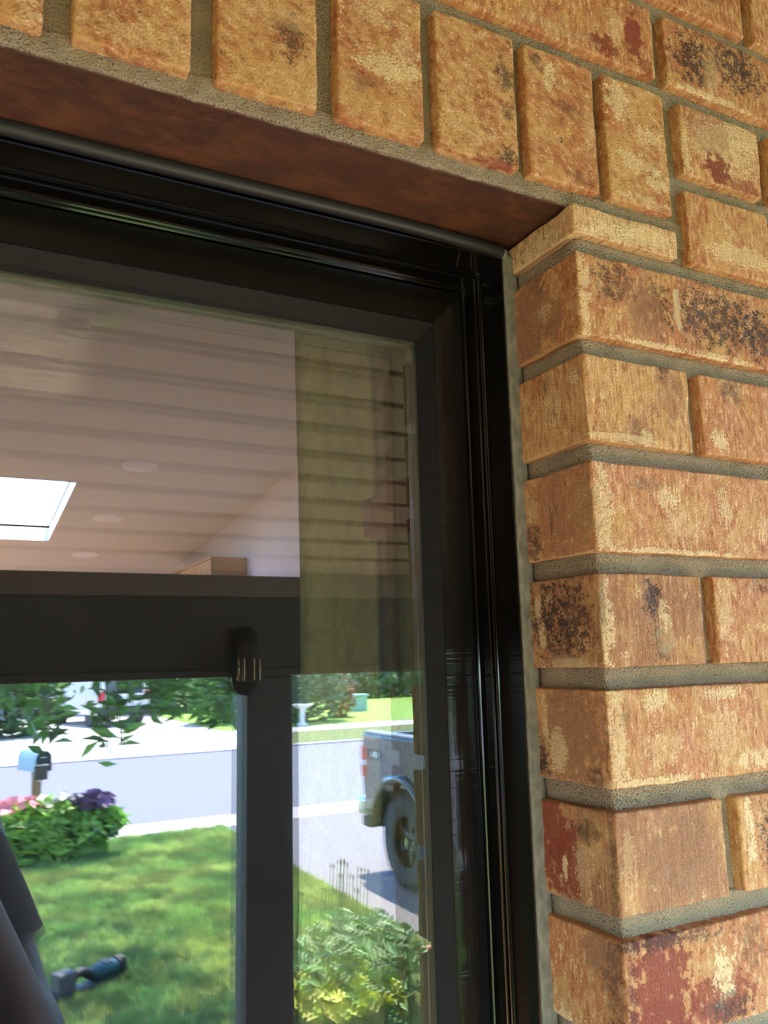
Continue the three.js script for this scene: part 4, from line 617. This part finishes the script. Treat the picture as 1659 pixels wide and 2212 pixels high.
// ---------------------------------------------------------------- the person taking the photograph
{
  const cap = (p, a, b, ra, rb) => { const bx = b[0] - a[0], by = b[1] - a[1], bz = b[2] - a[2], px = p[0] - a[0], py = p[1] - a[1], pz = p[2] - a[2], t = Math.max(0, Math.min(1, (px * bx + py * by + pz * bz) / (bx * bx + by * by + bz * bz + 1e-9))); return Math.hypot(px - bx * t, py - by * t, pz - bz * t) - ra - (rb - ra) * t; };
  const ell = (p, c, r) => { const x = (p[0] - c[0]) / r[0], y = (p[1] - c[1]) / r[1], z = (p[2] - c[2]) / r[2], k = Math.hypot(x, y, z); return (k - 1) * Math.min(...r); };
  const smin = (a, b, k) => { const h = Math.max(0, k - Math.abs(a - b)) / k; return Math.min(a, b) - h * h * k / 4; };
  function meshField(f, c, half, res) {
    const mc = new MarchingCubes(res, std({}), false, false, 160000); mc.isolation = 0;
    const n = mc.size, h = n / 2, p = [0, 0, 0];
    for (let z = 0; z < n; z++) for (let y = 0; y < n; y++) for (let x = 0; x < n; x++) { p[0] = c[0] + (x - h) / h * half; p[1] = c[1] + (y - h) / h * half; p[2] = c[2] + (z - h) / h * half; mc.field[x + y * n + z * n * n] = -f(p); }
    mc.update();
    const cnt = mc.count, pos = new Float32Array(mc.positionArray.slice(0, cnt * 3)), nor = new Float32Array(mc.normalArray.slice(0, cnt * 3));
    for (let i = 0; i < cnt; i++) { for (let k = 0; k < 3; k++) pos[3 * i + k] = pos[3 * i + k] * half + c[k]; }
    const g = new THREE.BufferGeometry(); g.setAttribute('position', new THREE.BufferAttribute(pos, 3)); g.setAttribute('normal', new THREE.BufferAttribute(nor, 3)); g.setAttribute('uv', new THREE.BufferAttribute(new Float32Array(cnt * 2), 2)); return g;
  }
  const X = -0.475, Z = 0.81, FY = -1.9;
  const SR = [X + 0.175, -0.475, Z - 0.01], SL = [X - 0.18, -0.475, Z], ER = [-0.207, -0.745, Z - 0.13], WR = [-0.322, -0.452, 0.475], EL = [X - 0.235, -0.765, Z + 0.01], WL = [X - 0.215, -1.01, Z - 0.09];
  const skin = std({ color: lin(0.12, 0.058, 0.042), roughness: 0.55 }), shirtM = std({ color: lin(0.11, 0.085, 0.075), roughness: 0.95 }), jeans = std({ color: lin(0.04, 0.055, 0.09), roughness: 0.95 }), hairM = std({ color: lin(0.035, 0.022, 0.014), roughness: 0.7 });
  const g = grp('person', [0, 0, 0]);
  const limbs = (p) => {
    let d = cap(p, SR, ER, 0.050, 0.040); d = smin(d, cap(p, ER, WR, 0.041, 0.027), 0.03);
    let e = cap(p, SL, EL, 0.050, 0.040); e = smin(e, cap(p, EL, WL, 0.041, 0.027), 0.03);
    let t = smin(cap(p, [X, -0.41, Z], [X, -0.335, Z - 0.015], 0.055, 0.052), cap(p, [X - 0.10, -0.50, Z], [X + 0.10, -0.50, Z], 0.085, 0.085), 0.06);
    t = smin(t, cap(p, [X, -0.60, Z], [X, -0.95, Z], 0.12, 0.115), 0.08);
    return Math.min(smin(smin(d, t, 0.04), e, 0.04), 9);
  };
  const head = (p) => {
    let d = smin(ell(p, [X, -0.205, Z], [0.076, 0.10, 0.095]), ell(p, [X, -0.275, Z - 0.03], [0.055, 0.065, 0.062]), 0.04);
    d = smin(d, cap(p, [X, -0.225, Z - 0.092], [X, -0.258, Z - 0.112], 0.010, 0.014), 0.018);                                  // nose
    for (const s of [-1, 1]) { d = smin(d, ell(p, [X + s * 0.078, -0.235, Z + 0.01], [0.010, 0.031, 0.019]), 0.008); d = Math.max(d, -(ell(p, [X + s * 0.032, -0.222, Z - 0.107], [0.018, 0.010, 0.022]))); d = smin(d, ell(p, [X + s * 0.032, -0.222, Z - 0.078], [0.0125, 0.0115, 0.0125]), 0.004); }
    d = smin(d, ell(p, [X, -0.293, Z - 0.088], [0.024, 0.006, 0.010]), 0.006); d = smin(d, ell(p, [X, -0.304, Z - 0.086], [0.021, 0.007, 0.010]), 0.006);
    return smin(d, cap(p, [X, -0.40, Z], [X, -0.30, Z - 0.005], 0.054, 0.05), 0.03);
  };
  const chain = (p, pts, r0, r1) => { let d = 9; for (let i = 0; i + 1 < pts.length; i++) { const a = r0 + (r1 - r0) * i / (pts.length - 1), b = r0 + (r1 - r0) * (i + 1) / (pts.length - 1); d = Math.min(d, cap(p, pts[i], pts[i + 1], a, b)); } return d; };
  // the phone: its lens is where the photograph was taken from
  const ph = grp('phone', CAM.toArray()); ph.quaternion.copy(camera.quaternion);
  const toW = (v) => V(...v).applyQuaternion(camera.quaternion).add(CAM).toArray();
  mesh('phone_body', box(-0.058, 0.018, -0.128, 0.022, 0.0045, 0.0125, 0.0035), std({ color: lin(0.02, 0.02, 0.022), roughness: 0.35 }), ph);
  mesh('screen', box(-0.055, 0.015, -0.124, 0.018, 0.0124, 0.0132), std({ color: lin(0.01, 0.01, 0.012), roughness: 0.1 }), ph);
  mesh('lens_ring', new THREE.TorusGeometry(0.0085, 0.0012, 8, 24).translate(0, 0, 0.0035), std({ color: lin(0.05, 0.05, 0.05), metalness: 0.8, roughness: 0.3 }), ph);
  tag(ph, 'black phone held up in front of the window', 'phone');
  // right hand closed round the phone's lower edge, fingers on its back and thumb on the screen side
  const palm = toW([0.014, -0.128, 0.046]), HR = (p) => {
    let d = smin(cap(p, WR, palm, 0.026, 0.030), cap(p, toW([0.037, -0.110, 0.033]), toW([0.034, -0.075, 0.027]), 0.016, 0.013), 0.02);
    for (let i = 0; i < 4; i++) { const y = -0.128 + i * 0.0195, l = [0.9, 1.0, 1.0, 0.88][3 - i]; d = smin(d, chain(p, [[0.026, y, 0.026], [0.0315, y + 0.003, 0.006], [0.020, y + 0.005, -0.0065], [0.020 - 0.026 * l, y + 0.006, -0.0055]].map(toW), 0.0092, 0.0075), 0.006); }
    return smin(d, chain(p, [[0.018, -0.115, 0.036], [0.014, -0.085, 0.026], [0.002, -0.060, 0.0235]].map(toW), 0.0115, 0.009), 0.01);
  };
  const HL = (p) => { const b = [X - 0.212, -1.04, Z - 0.10]; let d = smin(cap(p, WL, [b[0], b[1] - 0.03, b[2] - 0.01], 0.026, 0.030), cap(p, [b[0], b[1], b[2] - 0.035], [b[0], b[1] - 0.05, b[2] - 0.04], 0.014, 0.014), 0.03); for (let i = 0; i < 4; i++) { const z = b[2] + 0.027 - i * 0.0195, l = [0.85, 1, 1.05, 0.95][i]; d = smin(d, chain(p, [[b[0], b[1] - 0.045, z], [b[0] + 0.004, b[1] - 0.045 - 0.04 * l, z - 0.004], [b[0] + 0.014, b[1] - 0.045 - 0.066 * l, z - 0.006], [b[0] + 0.026, b[1] - 0.045 - 0.082 * l, z - 0.007]], 0.0095, 0.0078), 0.006); } return smin(d, chain(p, [[b[0] + 0.005, b[1] - 0.015, b[2] - 0.03], [b[0] + 0.012, b[1] - 0.045, b[2] - 0.052], [b[0] + 0.018, b[1] - 0.07, b[2] - 0.056]], 0.0115, 0.009), 0.012); };
  const body = mesh('body', merge([meshField(limbs, [X, -0.68, Z - 0.12], 0.44, 72), meshField(head, [X, -0.25, Z], 0.17, 72), meshField(HR, toW([0.007, -0.11, 0.03]), 0.115, 72), meshField(HL, [X - 0.20, -1.08, Z - 0.11], 0.12, 64)]), skin, g);
  const torso = (p) => { let d = smin(cap(p, [X - 0.095, -0.505, Z], [X + 0.095, -0.505, Z], 0.105, 0.105), cap(p, [X, -0.62, Z - 0.005], [X, -0.98, Z - 0.005], 0.142, 0.148), 0.12); d = Math.max(d, Math.abs(p[2] - Z) * 0.9 - 0.115);
    const hem = (S, E) => [S[0] + (E[0] - S[0]) * 0.60, S[1] + (E[1] - S[1]) * 0.60, S[2] + (E[2] - S[2]) * 0.60];
    for (const [S, E] of [[SR, ER], [SL, EL]]) { const h = hem(S, E), n = [E[0] - S[0], E[1] - S[1], E[2] - S[2]], l = Math.hypot(...n); const s = Math.max(cap(p, [S[0] * 0.9 + X * 0.1, S[1] - 0.005, S[2]], h, 0.064, 0.060), ((p[0] - h[0]) * n[0] + (p[1] - h[1]) * n[1] + (p[2] - h[2]) * n[2]) / l); d = smin(d, s, 0.035); }
    d += 0.004 * n3(p[0] * 14, p[1] * 9, p[2] * 14);
    d = Math.max(d, -cap(p, [X, -0.46, Z - 0.02], [X, -0.2, Z - 0.03], 0.062, 0.075)); return Math.max(d, -1.06 - p[1]); };
  mesh('shirt', meshField(torso, [X, -0.74, Z], 0.40, 88), shirtM, g);
  const legs = (p) => { let d = cap(p, [X - 0.075, -0.99, Z], [X + 0.075, -0.99, Z], 0.125, 0.125); d = Math.max(d, Math.abs(p[2] - Z) - 0.125); for (const s of [-1, 1]) { d = smin(d, cap(p, [X + s * 0.09, -1.05, Z], [X + s * 0.105, -1.42, Z - 0.02], 0.096, 0.068), 0.05); d = smin(d, cap(p, [X + s * 0.105, -1.42, Z - 0.02], [X + s * 0.11, -1.83, Z + 0.01], 0.068, 0.055), 0.03); } d += 0.003 * n3(p[0] * 14, p[1] * 10, p[2] * 14); return Math.max(Math.max(d, p[1] + 0.97), -1.865 - p[1]); };
  mesh('trousers', meshField(legs, [X, -1.42, Z], 0.48, 80), jeans, g);
  for (const s of [-1, 1]) mesh('shoe', meshField((p) => Math.max(smin(ell(p, [X + s * 0.112, -1.868, Z + 0.01], [0.044, 0.055, 0.07]), ell(p, [X + s * 0.118, -1.878, Z - 0.10], [0.048, 0.036, 0.11]), 0.04), FY - p[1]), [X + s * 0.115, -1.86, Z - 0.06], 0.17, 44), std({ color: lin(0.06, 0.055, 0.05), roughness: 0.8 }), g);
  mesh('hair', meshField((p) => { let d = ell(p, [X, -0.193, Z + 0.008], [0.084, 0.105, 0.100]); d = Math.max(d, -ell(p, [X, -0.25, Z - 0.10], [0.095, 0.10, 0.075])); d = Math.max(d, -0.275 - p[1] + 0.3 * Math.max(0, Z - p[2])); return d + 0.003 * n3(p[0] * 60, p[1] * 30, p[2] * 60); }, [X, -0.2, Z], 0.16, 60), hairM, body);
  for (const s of [-1, 1]) { mesh('eye', new THREE.SphereGeometry(0.0118, 16, 12).translate(X + s * 0.032, -0.222, Z - 0.0805), std({ color: lin(0.75, 0.73, 0.7), roughness: 0.2 }), body); mesh('iris', new THREE.SphereGeometry(0.006, 12, 8).translate(X + s * 0.032, -0.222, Z - 0.0875), std({ color: lin(0.03, 0.02, 0.012), roughness: 0.2 }), body); }
  tag(g, 'person in grey brown t-shirt holding up a phone, mirrored at the edge', 'person');
}

renderer.render(scene, camera);
